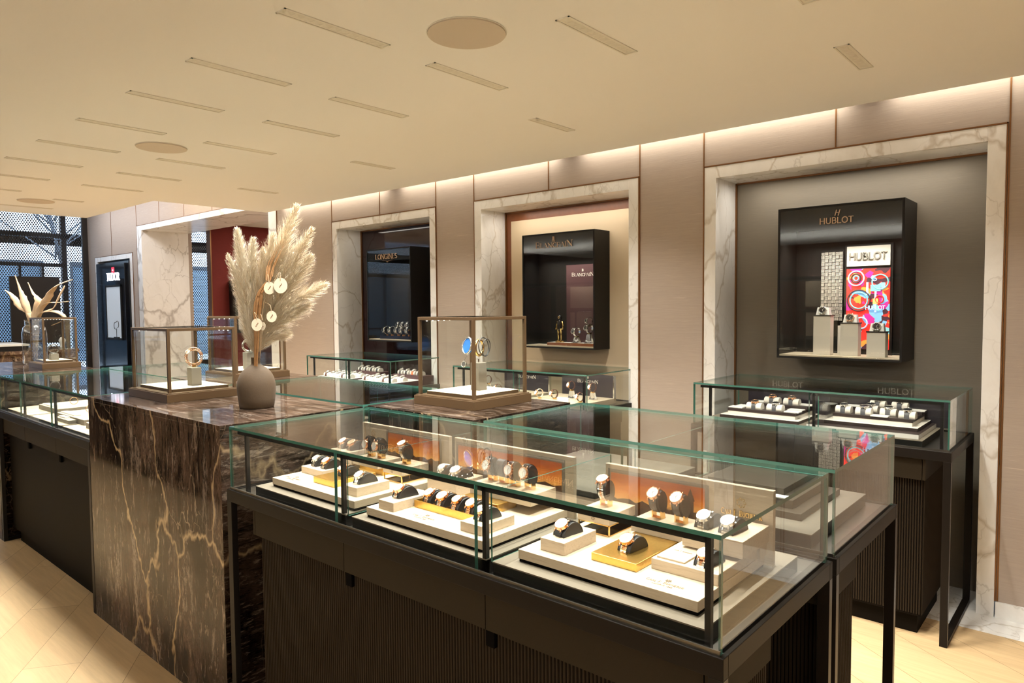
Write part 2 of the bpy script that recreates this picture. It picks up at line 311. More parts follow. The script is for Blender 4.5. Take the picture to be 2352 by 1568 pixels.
# glyph: (advance, [(weight, points)], serif points)
G = {
'A': (.80, [(.5, [(0, 0), (.36, 1)]), (1, [(.36, 1), (.72, 0)]), (.5, [(.13, .34), (.59, .34)])], [(0, 0), (.72, 0)]),
'B': (.68, [(1, [(.08, 0), (.08, 1)]), (.9, [(.08, 1), (.32, 1)]+A(.32, .76, .22, .24, 90, -90)+[(.08, .52)]), (.9, [(.08, .52), (.34, .52)]+A(.34, .26, .26, .26, 90, -90)+[(.08, 0)])], []),
'C': (.78, [(1, A(.42, .5, .38, .5, 50, 310, 16))], []),
'D': (.78, [(1, [(.08, 0), (.08, 1)]), (1, [(.08, 1), (.30, 1)]+A(.30, .5, .40, .5, 90, -90, 14)+[(.08, 0)])], []),
'E': (.62, [(1, [(.08, 0), (.08, 1)]), (.7, [(.08, 1), (.54, 1)]), (.7, [(.08, .52), (.46, .52)]), (.7, [(.08, 0), (.56, 0)])], []),
'F': (.60, [(1, [(.08, 0), (.08, 1)]), (.7, [(.08, 1), (.54, 1)]), (.7, [(.08, .52), (.44, .52)])], [(.08, 0)]),
'G': (.84, [(1, A(.42, .5, .38, .5, 50, 330, 16)+[(.76, .42)]), (.6, [(.50, .44), (.80, .44)])], []),
'H': (.84, [(1, [(.08, 0), (.08, 1)]), (1, [(.70, 0), (.70, 1)]), (.7, [(.08, .52), (.70, .52)])], [(.08, 0), (.08, 1), (.70, 0), (.70, 1)]),
'I': (.30, [(1, [(.12, 0), (.12, 1)])], [(.12, 0), (.12, 1)]),
'J': (.45, [(1, [(.30, 1), (.30, .2)]+A(.14, .2, .16, .2, 0, -120, 6))], [(.30, 1)]),
'K': (.78, [(1, [(.08, 0), (.08, 1)]), (.6, [(.66, 1), (.08, .45)]), (1, [(.26, .60), (.70, 0)])], [(.08, 0), (.08, 1), (.70, 0)]),
'L': (.60, [(1, [(.08, 0), (.08, 1)]), (.7, [(.08, 0), (.56, 0)])], [(.08, 1)]),
'N': (.86, [(.6, [(.08, 0), (.08, 1)]), (1, [(.08, 1), (.72, 0)]), (.6, [(.72, 0), (.72, 1)])], [(.08, 0), (.72, 1), (.04, 1)]),
'O': (.88, [(1, A(.42, .5, .38, .5, 0, 360, 24))], []),
'P': (.64, [(1, [(.08, 0), (.08, 1)]), (.9, [(.08, 1), (.32, 1)]+A(.32, .74, .24, .26, 90, -90)+[(.08, .48)])], [(.08, 0)]),
'R': (.72, [(1, [(.08, 0), (.08, 1)]), (.9, [(.08, 1), (.32, 1)]+A(.32, .75, .23, .25, 90, -90)+[(.08, .50)]), (1, [(.32, .50), (.64, 0)])], [(.08, 0), (.64, 0)]),
'S': (.62, [(1, A(.30, .75, .23, .25, 30, 250, 10)+A(.30, .25, .25, .25, 70, -150, 10))], []),
'T': (.70, [(1, [(.33, 0), (.33, 1)]), (.8, [(0, 1), (.66, 1)])], [(.33, 0)]),
'U': (.80, [(1, [(.08, 1), (.08, .32)]+A(.37, .32, .29, .32, 180, 360, 12)+[(.66, 1)])], [(.08, 1), (.66, 1)]),
'1': (.40, [(.8, [(.06, .8), (.20, 1), (.20, 0)])], []), '8': (.60, [(.8, A(.28, .74, .20, .24, 0, 360, 14)), (.8, A(.28, .26, .24, .26, 0, 360, 14))], []),
'7': (.55, [(.8, [(.04, 1), (.48, 1), (.18, 0)])], []), '3': (.55, [(.8, A(.24, .74, .20, .25, 150, -90, 8)+A(.24, .25, .22, .25, 90, -150, 8))], []), '5': (.55, [(.8, [(.46, 1), (.12, 1), (.10, .58)]+A(.24, .30, .22, .28, 110, -140, 9))], []),
'6': (.60, [(.8, A(.28, .28, .24, .28, 0, 360, 14)), (.8, [(.05, .34)]+A(.34, .5, .30, .5, 190, 70, 6))], []), '.': (.28, [(1, [(.08, 0), (.08, .06)])], []), ' ': (.40, [], [])}
def text(mb, s, org, h, mat, wgt=.11, serif=False, wide=1.0, depth=.002, xd=(1, 0, 0), ud=(0, 0, 1), align='c', small=False, track=0.0):
    xd = Vector(xd); ud = Vector(ud); nd = xd.cross(ud)
    def sz(i, ch): return h*(.78 if (small and i > 0 and s[i-1] != ' ' and i != len(s)-1*(small == 2)) else 1.0)
    track = track+(.07 if serif else 0)
    tot = sum(G[c][0]*wide*sz(i, c)+track*h for i, c in enumerate(s)); x = -tot/2 if align == 'c' else 0
    o = Vector(org)
    def P(a, b, z): return o+xd*a+ud*b+nd*z
    for i, c in enumerate(s):
        hh = sz(i, c); adv, st, sf = G[c]
        for wt, pts in st:
            t = wgt*hh*wt*(1 if not serif else (1.15 if wt == 1 else .55))/2
            for kk, (p, q) in enumerate(zip(pts, pts[1:])):
                dz_ = depth*(1+.06*(kk % 2)+.03*(i % 2))+(.00002 if depth < .0005 else .0)*(kk % 2)
                ax, ay, bx, by = x+p[0]*wide*hh, p[1]*hh, x+q[0]*wide*hh, q[1]*hh
                d = Vector((bx-ax, by-ay)); l = d.length
                if l < 1e-7: continue
                d /= l; n = Vector((-d.y, d.x))*t; e = d*t*(.6 if l > t*2.5 else .25)
                if serif and wt == 1 and abs(d.x) > .9: n *= .5
                q4 = [(ax-e.x+n.x, ay-e.y+n.y), (ax-e.x-n.x, ay-e.y-n.y), (bx+e.x-n.x, by+e.y-n.y), (bx+e.x+n.x, by+e.y+n.y)]
                mb.add([P(a, b, z) for z in (0, dz_) for a, b in q4], [(3, 2, 1, 0), (4, 5, 6, 7), (0, 1, 5, 4), (1, 2, 6, 5), (2, 3, 7, 6), (3, 0, 4, 7)], mat)
        if serif:
            for p in sf:
                cx, cy = x+p[0]*wide*hh, p[1]*hh; a, t = wgt*hh*1.15, wgt*hh*.25
                mb.add([P(cx+u*a, cy+v*t, z) for z in (0, depth) for u, v in ((-1, -1), (1, -1), (1, 1), (-1, 1))], [(0, 3, 2, 1), (4, 5, 6, 7), (0, 1, 5, 4), (1, 2, 6, 5), (2, 3, 7, 6), (3, 0, 4, 7)], mat)
        x += adv*wide*hh+track*h
def rosette(mb, c, r, mat, xd=(1, 0, 0), ud=(0, 0, 1)):
    xd = Vector(xd); ud = Vector(ud); n = xd.cross(ud)
    for k in range(7):
        a = 2*math.pi*k/7; p = Vector(c)+xd*math.cos(a)*r*.7+ud*math.sin(a)*r*.7+n*.001
        mb.ring(p, n, r*.26, r*.08, mat, 10, 4, .4+a, 4.6+a)
# ---------------- setting ----------------
YW, ZC, YE = 3.955, 2.5, 3.85
S('floor', MB().box(-12.5, 3.2, -4.2, 3.738, -.06, 0, 'oak_floor'))
S('trim_1', MB().box(-12.5, 3.2, 3.738, 4.3, -.06, .0015, 'marble_white'))
S('ceiling', MB().box(-6.77, 3.2, -4.2, YE, ZC, ZC+.22, 'ceiling_paint').box(-8.55, -6.77, -4.2, 2.72, ZC, ZC+.22, 'ceiling_paint'))
S('ceiling_upper', MB().box(-12.5, 3.2, -4.2, 9.2, 3.15, 3.2, 'ceiling_paint'))
S('wall_right', MB().box(3.2, 3.3, -4.2, 4.3, 0, 3.15, 'wood_niche'))
bk = MB().box(-12.5, 3.2, -4.3, -4.2, 0, 3.15, 'wood_niche'); S('wall_front', bk)
niches = [(-1.905, -.418, 2.318), (-3.835, -2.362, 2.318), (-5.746, -4.284, 2.318), (-10.44, -6.75, 2.66), (-12.10, -10.62, 2.30)]
wall = MB(); xs = [3.2]
for a, b2, t in niches:
    wall.box(b2+.006, xs[-1], YW, YW+.25, .078, 3.15, 'wall_fabric'); wall.box(a-.006, b2+.006, YW, YW+.25, t+.008, 3.15, 'wall_fabric'); xs.append(a-.006)
wall.box(-12.43, xs[-1], YW, YW+.25, .078, 3.15, 'wall_fabric')
S('wall_back', wall)
# copper seams between the wall panels
sm = MB()
for x in (-.406, -1.164, -1.912, -2.353, -3.099, -3.841, -4.278, -5.016, -5.752, -6.742, -9.69, -8.94, -8.19, -7.45, -10.452, -11.4, .34, 1.08, 1.83):
    z0 = .08
    for a, b2, t in niches:
        if a+.02 < x < b2-.02: z0 = t+.008
    sm.box(x-.0035, x+.0035, YW-.004, YW, z0, 3.1, 'copper_trim')
S('trim_2', sm)
def bb(x0, x1): return MB().box(x0, x1, YW-.012, YW+.2, 0, .078, 'marble_white')
S('baseboard_right', bb(-.418+.006, 3.2)); S('baseboard_middle', bb(-2.362, -1.905)); S('baseboard_left', bb(-4.284, -3.835)); S('baseboard_far', bb(-6.75, -5.746))
def niche(x0, x1, zt, wname, back, depth, wl=.072, wr=.072, mat='marble_white'):
    f = MB()
    f.box(x0, x0+wl, YW-.006, YW+depth, 0, zt, mat); f.box(x1-wr, x1, YW-.006, YW+depth, 0, zt, mat); f.box(x0+wl, x1-wr, YW-.006, YW+depth, zt-.068, zt, mat)
    S(wname, f, .001)
    c = MB()   # copper shadow line around the marble
    c.box(x0-.006, x0-.0005, YW-.008, YW+.02, .08, zt+.008, 'copper_trim').box(x1+.0005, x1+.006, YW-.008, YW+.02, .08, zt+.008, 'copper_trim').box(x0-.006, x1+.006, YW-.008, YW+.02, zt+.001, zt+.008, 'copper_trim')
    if back:
        y = YW+depth; i0, i1, zi = x0+wl, x1-wr, zt-.068
        c.box(i0, i0+.01, y-.012, y, 0, zi, 'copper_trim').box(i1-.01, i1, y-.012, y, 0, zi, 'copper_trim').box(i0, i1, y-.012, y, zi-.01, zi, 'copper_trim')
    S(wname.replace('surround', 'line'), c)
    if back: S(wname.replace('surround', 'back'), back)
D0 = .285; YB = YW+D0
niche(-1.905, -.418, 2.318, 'trim_3_surround', MB().box(-1.905, -.418, YB, YB+.05, 0, 2.3, 'wall_fabric_grey'), D0)
bl = MB().box(-3.835, -2.362, YB, YB+.05, 0, 2.3, 'wood_orange'); bl.box(-3.70, -2.36, YB-.008, YB, .05, 2.175, 'cream_panel')
niche(-3.835, -2.362, 2.318, 'trim_4_surround', bl, D0)
niche(-5.746, -4.284, 2.318, 'trim_5_surround', MB().box(-5.746, -4.284, YB, YB+.05, 0, 2.3, 'burgundy_gloss'), D0)
niche(-10.44, -6.75, 2.66, 'trim_6_surround', None, .64, .16, .16, 'marble_white_bold')
niche(-12.10, -10.62, 2.30, 'trim_7_surround', MB().box(-12.10, -10.62, YB-.2, YB-.1, 0, 2.25, 'black_lacquer'), .10, .10, .10)
# room beyond the tall opening
S('wall_beyond', MB().box(-12.5, -6.2, 9.1, 9.2, 0, 3.15, 'wall_fabric').box(-6.3, -6.2, 4.6, 9.1, 0, 3.15, 'red_fabric'))
S('wall_pier', MB().box(-10.9, -10.44, 4.3, 4.62, 0, 3.15, 'red_fabric').box(-12.45, -10.4, 4.62, 4.70, 0, 3.15, 'wall_fabric'))
S('floor_beyond', MB().box(-12.5, -6.2, 3.95, 9.1, -.06, .001, 'oak_floor'))
S('ceiling_beyond', MB().box(-12.4, -6.3, 4.72, 9.1, 2.86, 2.9, 'ceiling_paint'))
# window wall with bronze uprights, perforated screen
S('wall_left', MB().box(-12.62, -12.40, -4.2, 9.2, 0, .58, 'window_frame').box(-12.62, -12.40, -4.2, 9.2, 3.05, 3.15, 'window_frame').box(-12.46, -12.40, 3.88, 3.955, .5, 3.1, 'window_frame'))
wf = MB()
for y in (2.0, 3.62, 5.5, 7.4): wf.box(-12.60, -12.52, y, y+.07, .58, 3.05, 'window_frame')
for z, t in ((2.62, .06), (2.17, .05), (1.0, .03)): wf.box(-12.60, -12.52, -4, 3.69, z, z+t, 'window_frame')
for y in (2.62, 3.05, 3.35): wf.box(-12.6, -12.54, y, y+.03, 1.0, 2.2, 'window_frame')
S('window_1', wf)
S('window_2', MB().box(-12.47, -12.462, -4.1, 3.88, .60, 3.05, 'perforated_mesh').box(-12.47, -12.462, 4.72, 9.0, .2, 2.86, 'perforated_mesh'))
S('window_3', MB().pane(-12.585, -12.575, -4.1, 9.0, .58, 3.05))
# black display screen standing in the window
o = T('display_board', 'black square display board standing behind the mesh screen at the window', 'board', (-12.25, 3.1, 0))
O('panel', MB().box(-12.30, -12.26, 2.86, 3.50, 1.0, 2.0, 'window_frame'), o); O('stand', MB().box(-12.30, -12.26, 3.1, 3.3, 0, 1.0, 'black_metal').box(-12.38, -12.2, 3.0, 3.4, 0, .02, 'black_metal'), o)
# ---------------- street outside ----------------
S('ground_outside', MB().box(-40, -12.7, -14, 22, -.3, -.2, 'street'))
o = T('street_building', 'pale blue-grey stone building with shop windows across the street', 'building', (-21, 3, -.2))
O('wall', MB().box(-22, -20, -14, 22, -.2, 9, 'facade'), o)
for k, y in enumerate(range(-12, 21, 3)):
    O('shop_window', MB().box(-20.02, -19.97, y, y+2.3, .2, 2.6, 'facade_glass').box(-20.04, -19.94, y-.05, y, .1, 2.7, 'facade_frame').box(-20.04, -19.94, y+2.3, y+2.36, .1, 2.7, 'facade_frame').box(-20.04, -19.94, y, y+2.3, 2.6, 2.7, 'facade_frame').box(-20.03, -19.95, y+1.1, y+1.16, .2, 2.6, 'facade_frame'), o)
O('cornice', MB().box(-20.3, -20, -14, 22, 3.1, 3.4, 'facade').box(-20.15, -20, -14, 22, 3.9, 4.0, 'facade_frame'), o)
for y in (8.4, 10.6): O('awning', MB().box(-20.5, -20, y, y+1.2, 2.3, 2.55, 'pink_awning'), o)
t = MB(); t.tube([(-16, 4.6, -.2), (-16, 4.7, 2), (-15.9, 4.4, 3.4), (-15.9, 3.6, 5)], [.07, .05, .04, .02], 'tree_bark')
for k in range(16):
    a = random.uniform(0, 6.3); z = random.uniform(2.4, 4.4); t.tube([(-15.95, 4.5, z), (-15.95+math.cos(a)*.6, 4.5+math.sin(a)*1.0, z+.7), (-15.95+math.cos(a)*.9, 4.5+math.sin(a)*1.9, z+1.5)], [.018, .010, .004], 'tree_bark', 5)
tag(O('street_tree', t), 'bare branching tree outside behind the mesh screen', 'tree')
# ---------------- ceiling fittings ----------------
def fixture(x, y0, y1, lab, grp, w=.058, pw=1.0):
    o = T('ceiling_light', lab, 'ceiling light', (x, (y0+y1)/2, ZC), grp)
    t = MB(); z0, z1 = ZC-.0035, ZC
    t.box(x-w/2, x+w/2, y0, y0+.006, z0, z1, 'fixture_trim').box(x-w/2, x+w/2, y1-.006, y1, z0, z1, 'fixture_trim').box(x-w/2, x-w/2+.006, y0, y1, z0, z1, 'fixture_trim').box(x+w/2-.006, x+w/2, y0, y1, z0, z1, 'fixture_trim')
    O('trim', t, o)
    c = MB(); n = max(3, int((y1-y0-.04)/.036)); p = (y1-y0-.03)/n
    c.box(x-w/2+.006, x+w/2-.006, y0+.006, y1-.006, ZC-.0008, ZC, 'fixture_trim')
    for k in range(n):
        yy = y0+.015+p*(k+.5); q = p*.42; a = w/2-.014
        c.add([(x-a, yy-q, ZC-.001), (x+a, yy-q, ZC-.001), (x+a, yy+q, ZC-.001), (x-a, yy+q, ZC-.001), (x, yy, ZC-.004)], [(0, 4, 1), (1, 4, 2), (2, 4, 3), (3, 4, 0)], 'fixture_cell')
    O('reflector', c, o)
    l = area('downlight', (x, (y0+y1)/2, ZC-.006), w*.5, (y1-y0)*.9, FX*pw, WARM, spread=110)
FX = 12.5
GL = 'recessed linear ceiling lights'
r1 = [-.78, -1.47, -2.155, -2.845, -3.467, -4.15, -4.837, -5.522, -6.25, -7.0]
r2 = [-.80, -1.492, -2.172, -2.866, -3.482, -4.173, -4.859, -5.558, -6.3]
nm = ['first', 'second', 'third', 'fourth', 'fifth', 'sixth', 'seventh', 'eighth', 'ninth', 'tenth']
vis1 = [x for x in r1 if -5.6 < x < -2]; vis2 = [x for x in r2 if -5.6 < x < -.5]
for x in r1:
    lab = 'ceiling light slot in the near row, %s one counting from the right' % nm[vis1.index(x)] if x in vis1 else 'recessed ceiling light slot of the near row outside the picture'
    fixture(x, 1.295, 1.742, lab, GL)
for x in r2:
    lab = 'ceiling light slot in the middle row, %s one counting from the right' % nm[vis2.index(x)] if x in vis2 else 'recessed ceiling light slot of the middle row outside the picture'
    fixture(x, 1.985, 2.44, lab, GL)
for x, lb in ((-.846, 'short recessed light slot near the right wall, above the grey niche'), (-2.40, 'short recessed light slot near the wall between the two right niches'), (-3.995, 'short recessed light slot near the wall above the glass display cube'), (-5.572, 'short recessed light slot near the wall above the pampas grass')):
    fixture(x, 2.925, 3.275, lb, 'short ceiling lights along the wall', pw=.7)
fixture(-7.29, 2.06, 2.30, 'small far ceiling light slot right of the far round panel', 'far ceiling lights')
fixture(-8.0, 1.75, 2.25, 'small far ceiling light slot left of the far round panel', 'far ceiling lights')
for k, (x, y) in enumerate(((-1.4, -1.2), (-4.2, -1.2), (-7, -1.2), (1.6, -1.6), (-1.4, -3), (-4.2, -3))): fixture(x, y-.22, y+.22, 'recessed ceiling light slot of the part of the room behind the camera', 'ceiling lights behind the camera', pw=.45)
for (x, y), lb in zip(((-1.832, 1.857), (-4.50, 1.866), (-7.52, 1.985)), ('largest round speaker panel in the ceiling, nearest the camera', 'middle round speaker panel in the ceiling above the marble island', 'small far round speaker panel in the ceiling by the window')):
    o = T('ceiling_speaker', lb, 'speaker', (x, y, ZC), 'round ceiling speakers')
    O('grille', MB().cyl((x, y, ZC-.004), (0, 0, 1), .143, .007, 'speaker_grille', 64), o)
    O('rim', MB().ring((x, y, ZC-.002), (0, 0, 1), .1455, .002, 'fixture_trim', 64, 6), o)
# cove light in the slot along the back wall
for x0, x1 in ((-6.6, -4.9), (-4.7, -3.0), (-2.8, -1.1), (-.9, .9), (1.1, 2.9)):
    area('cove_light', ((x0+x1)/2, 3.90, 2.56), x1-x0, .05, 2.4, (1, .92, .78), (R(12), 0, 0))
area('cove_light', (-7.9, 3.3, 3.0), 2.2, .3, 18, (1, .88, .72), (R(40), 0, 0)); area('cove_light', (-10.5, 3.4, 3.0), 2.8, .2, 14, (.9, .9, .95), (R(40), 0, 0))
for nx_, np_ in ((-1.16, 2.6), (-3.1, 2.2), (-5.0, .8)): area('niche_light', (nx_, YW+.15, 2.235), 1.1, .05, np_, NEUT)
area('beyond_light', (-9.0, 6.6, 2.84), 2.5, 1.6, 60, (1, .90, .78))
# ---------------- marble blocks ----------------
def block(name, x0, x1, y0, y1, lab, front='marble_brown', side='marble_brown_side', h=1.08):
    o = T(name, lab, 'counter', ((x0+x1)/2, (y0+y1)/2, 0), 'brown marble blocks of the central island')
    b = MB().box(x0, x1, y0, y1, 0, h-.02, front, side=side, front=front); O('body', b, o)
    b = MB().box(x0-.001, x1+.001, y0-.001, y1+.001, h-.02, h, front, top='marble_brown_top', side=side, front=front); O('top_slab', b, o, .0012)
    return o
block('marble_counter', -3.76, -2.42, 1.173, 1.785, 'tall dark brown gold-veined marble block at front left, carrying the clay vase')
block('marble_counter', -2.42, -1.79, 1.826, 2.426, 'brown marble block behind the front glass counter, carrying the middle glass cube')
block('marble_counter', -4.36, -3.72, 1.826, 2.43, 'brown marble block behind the vase, carrying the far glass cube')
block('marble_counter', -6.8, -5.46, 1.173, 1.785, 'far left brown marble block beneath the small glass cube and glass jar')
o = T('window_counter', 'reddish brown marble counter standing by the window at far left', 'counter', (-9.2, 2.2, 0))
O('body', MB().box(-9.6, -8.83, 1.2, 2.66, 0, 1.03, 'marble_russet'), o); O('top_slab', MB().box(-9.62, -8.81, 1.18, 2.68, 1.03, 1.065, 'marble_russet'), o)
# ---------------- glass counters ----------------
def ribs_x(mb, x0, x1, y, z0, z1, mat, p=.0105, s=-1):
    n = int((x1-x0)/p)
    for k in range(n):
        x = x0+p*k+p*.15; r = p*.7
        mb.add([(x, y, z0), (x+r*.2, y+s*.004, z0), (x+r*.8, y+s*.004, z0), (x+r, y, z0), (x, y, z1), (x+r*.2, y+s*.004, z1), (x+r*.8, y+s*.004, z1), (x+r, y, z1)], [(0, 1, 5, 4), (1, 2, 6, 5), (2, 3, 7, 6)], mat)
def ribs_y(mb, y0, y1, x, z0, z1, mat, p=.0105, s=1):
    n = int((y1-y0)/p)
    for k in range(n):
        y = y0+p*k+p*.15; r = p*.7
        mb.add([(x, y, z0), (x+s*.004, y+r*.2, z0), (x+s*.004, y+r*.8, z0), (x, y+r, z0), (x, y, z1), (x+s*.004, y+r*.2, z1), (x+s*.004, y+r*.8, z1), (x, y+r, z1)], [(0, 1, 5, 4), (1, 2, 6, 5), (2, 3, 7, 6)], mat)
ZG = .856
def counter(name, lab, x0, x1, y0, y1, joints, cab=(.08, .08), leg=True, strip=True, ribs=True, bars=None, lp=5.0, fr='bronze_metal', apz=.765, ldc=NEUT, cyd=None, dk='deck_felt'):
    """glass topped counter on a slim metal frame over a ribbed cabinet; x/y are the outer glass faces"""
    o = T(name, lab, 'display counter', ((x0+x1)/2, (y0+y1)/2, 0), 'glass topped display counters')
    g = .008; t = .009
    O('top_pane', MB().pane(x0, x1, y0, y1, 1.08-t, 1.08), o)
    xe = [x0]+list(joints)+[x1]
    for a, b in zip(xe, xe[1:]): O('front_pane', MB().pane(a+(.0015 if a != x0 else 0), b-(.0015 if b != x1 else 0), y0, y0+g, ZG, 1.08-t), o)
    O('side_pane', MB().pane(x0, x0+g, y0+g, y1-g, ZG, 1.08-t), o); O('side_pane', MB().pane(x1-g, x1, y0+g, y1-g, ZG, 1.08-t), o)
    O('back_pane', MB().pane(x0, x1, y1-g, y1, ZG, 1.08-t), o)
    for j in joints: O('partition_pane', MB().pane(j+.036, j+.041, y0+.018, y1-.08, ZG+.03, 1.06), o)
    # frame: thin rails under the glass and legs
    F = MB(); e = .010; X0, X1, Y0, Y1 = x0-e, x1+e, y0-e, y1+e; rh = .042; w = .022
    F.box(X0, X1, Y0, Y0+w, ZG-rh, ZG, fr).box(X0, X1, Y1-w, Y1, ZG-rh, ZG, fr).box(X0, X0+w, Y0+w, Y1-w, ZG-rh, ZG, fr).box(X1-w, X1, Y0+w, Y1-w, ZG-rh, ZG, fr)
    O('frame', F, o, .0012)
    if leg:
        for lx in (X0, X1-.03):
            for ly in (Y0, Y1-w): O('leg', MB().box(lx, lx+.03, ly, ly+w, 0, ZG-rh, fr, side='black_metal'), o, .001)
            O('foot_rail', MB().box(lx, lx+.03, Y0+w, Y1-w, 0, .02, fr), o)
    O('tray_floor', MB().box(x0+.012, x1-.012, y0+.012, y1-.012, ZG-.012, ZG-.004, 'steel_rail' if name == 'glass_counter' else 'steel_rail'), o)
    # cabinet
    apz = .716; cx0, cx1, cy0, cy1 = x0+cab[0], x1-cab[1], y0+.04, cyd or y1-.05
    c = MB().box(cx0, cx1, cy0, cy1, .09, ZG-rh, 'cabinet_dark', side='cabinet_bronze')
    body = O('cabinet', c, o)
    ap = MB(); jj = [cx0]+[j-.02+.04 for j in joints]+[cx1]
    for a, b in zip(jj, jj[1:]): ap.box(a+.0015, b-.0015, y0+.012, cy0+.01, apz, ZG-rh, 'cabinet_bronze')
    ap.box(cx0-.01, cx0+.004, y0+.012, cy1, apz, ZG-rh, 'cabinet_bronze').box(cx1-.004, cx1+.01, y0+.012, cy1, apz, ZG-rh, 'cabinet_bronze')
    O('apron', ap, o)
    if ribs:
        q = MB(); ribs_x(q, cx0, cx1, cy0, .10, apz-.003, 'cabinet_rib'); ribs_y(q, cy0, cy1, cx1, .10, apz-.003, 'cabinet_rib'); O('ribbed_panel', q, o)
    if cyd: O('back_cabinet', MB().box(cx0+.02, cx1-.10, cyd, y1-.05, .09, ZG-rh, 'cabinet_dark'), o)
    O('plinth', MB().box(cx0+.03, cx1-.02, cy0+.03, cy1-.02, 0, .09, 'cabinet_dark'), o)
    for j in joints: O('finger_pull', MB().box(j+.006, j+.034, cy0-.012, cy0+.002, apz-.050, apz+.004, 'seam_black'), o)
    O('rail_strip', MB().box(x0, x1, y0-.004, y0-.0002, ZG, ZG+.009, 'steel_rail'), o)
    # black light profile inside the glass: rail and posts, led strip
    P_ = MB(); py = y0+.013; pw = .011
    P_.box(x0+.035, x1-.035, py, py+.010, 1.055, 1.068, 'black_metal')
    ps = ([x0+.085] if bars is None else [bars])+[j+.018 for j in joints]+[x1-.032]
    if bars is None: ps[0] = x0+.09
    for px in ps: P_.box(px-.006, px+.006, py, py+.012, ZG-.004, 1.068, 'black_metal')
    O('light_profile', P_, o)
    if strip:
        O('led_strip', MB().box(x0+.045, x1-.045, py+.010, py+.013, 1.058, 1.066, 'led'), o)
        xx = [x0]+list(joints)+[x1]
        for a, b in zip(xx, xx[1:]): area('case_light', ((a+b)/2, py+.02, 1.058), (b-a)*.85, .008, lp*(b-a), ldc, (R(38), 0, 0), 150)
    return o
def deck(x0, x1, y0, y1, lab, top='deck_felt', z=.89, side='riser_black'):
    o = T('display_deck', lab, 'display stand', ((x0+x1)/2, (y0+y1)/2, ZG-.004), 'felt covered risers inside the glass counters')
    O('riser', MB().box(x0, x1, y0, y1, ZG-.004, z-.003, side), o); O('felt_top', MB().box(x0-.001, x1+.001, y0-.001, y1+.001, z-.003, z, top), o)
counter('glass_counter', 'glass topped watch counter at the front of the photo on dark bronze legs', -2.38, -.536, 1.187, 1.804, (-1.74, -1.162), cab=(.14, .035), lp=.30, cyd=1.50)
counter('glass_counter', 'glass topped counter behind the front right one, with a dark stepped display', -1.754, -.532, 1.843, 2.457, (-1.162,), cab=(.08, .03), lp=.2, cyd=2.12)
counter('glass_counter', 'left glass topped jewellery counter with beige trays beside the marble block', -5.44, -3.778, 1.183, 1.80, (-4.96, -4.38), cab=(.04, .02), leg=True, ribs=False, lp=.45, ldc=(1, .88, .68))
counter('glass_counter', 'glass topped counter with bracelets between the two rear marble blocks', -3.70, -2.452, 1.823, 2.44, (-3.08,), lp=.4)
counter('glass_counter', 'far glass counter left of the rear marble block, behind the first glass cube', -5.547, -4.38, 1.823, 2.44, (-4.96,), lp=.4)
counter('glass_counter', 'glass counter with white cushions in front of the grey niche at right', -1.73, -.539, 3.466, 4.06, (-1.125,), cab=(.06, .10), lp=.5)
counter('glass_counter', 'glass counter with brown strap watches in front of the cream niche', -3.58, -2.42, 3.45, 4.04, (-3.01,), cab=(.06, .10), lp=1.1)
counter('glass_counter', 'glass counter with rows of white cushions in front of the dark red niche', -5.43, -4.27, 3.44, 4.02, (-4.85,), cab=(.06, .10), lp=1.3, ldc=(1, .96, .92))
# ---------------- watches ----------------
CACHE = {}
def parts(key, fn):
    if key not in CACHE: CACHE[key] = [(n, mk(mb, n)) for n, mb in fn()]
    return CACHE[key]
def place(name, lab, cat, key, fn, loc, grp, rz=0):
    o = T(name, lab, cat, loc, grp, rz)
    pv = {}
    for n, me in parts(key, fn):
        p = bpy.data.objects.new(n, me); C.objects.link(p); p.parent = pv.get({'hands': 'dial', 'piping': 'pad', 'crown': 'case'}.get(n), o); pv[n] = p
    return o
SAD = [(-.034, 0), (-.033, .008), (-.029, .016), (-.023, .023), (-.015, .029), (-.005, .0325), (.006, .0325), (.016, .029), (.024, .023), (.030, .015), (.034, .006), (.035, 0)]
def saddle(w=.034, mat='leather_black'):
    def f():
        a = MB().prism(SAD, -w/2, w/2, mat); b = MB()
        for x in (-w/2, w/2): b.tube([(x, y, z) for y, z in SAD], .0012, mat, 6)
        return [('pad', a), ('piping', b)]
    return f
def arcpts(prof, off):
    out = []
    for i, (y, z) in enumerate(prof):
        a = prof[max(i-1, 0)]; b = prof[min(i+1, len(prof)-1)]; d = Vector((b[0]-a[0], b[1]-a[1])).normalized(); out.append((y-d.y*off, z+d.x*off))
    return out
def resample(p, n):
    L = [0]
    for a, b in zip(p, p[1:]): L.append(L[-1]+math.hypot(b[0]-a[0], b[1]-a[1]))
    out = []
    for k in range(n+1):
        s = L[-1]*k/n; i = 0
        while i < len(p)-2 and L[i+1] < s: i += 1
        t = (s-L[i])/max(1e-9, L[i+1]-L[i]); out.append((p[i][0]+(p[i+1][0]-p[i][0])*t, p[i][1]+(p[i+1][1]-p[i][1])*t))
    return out
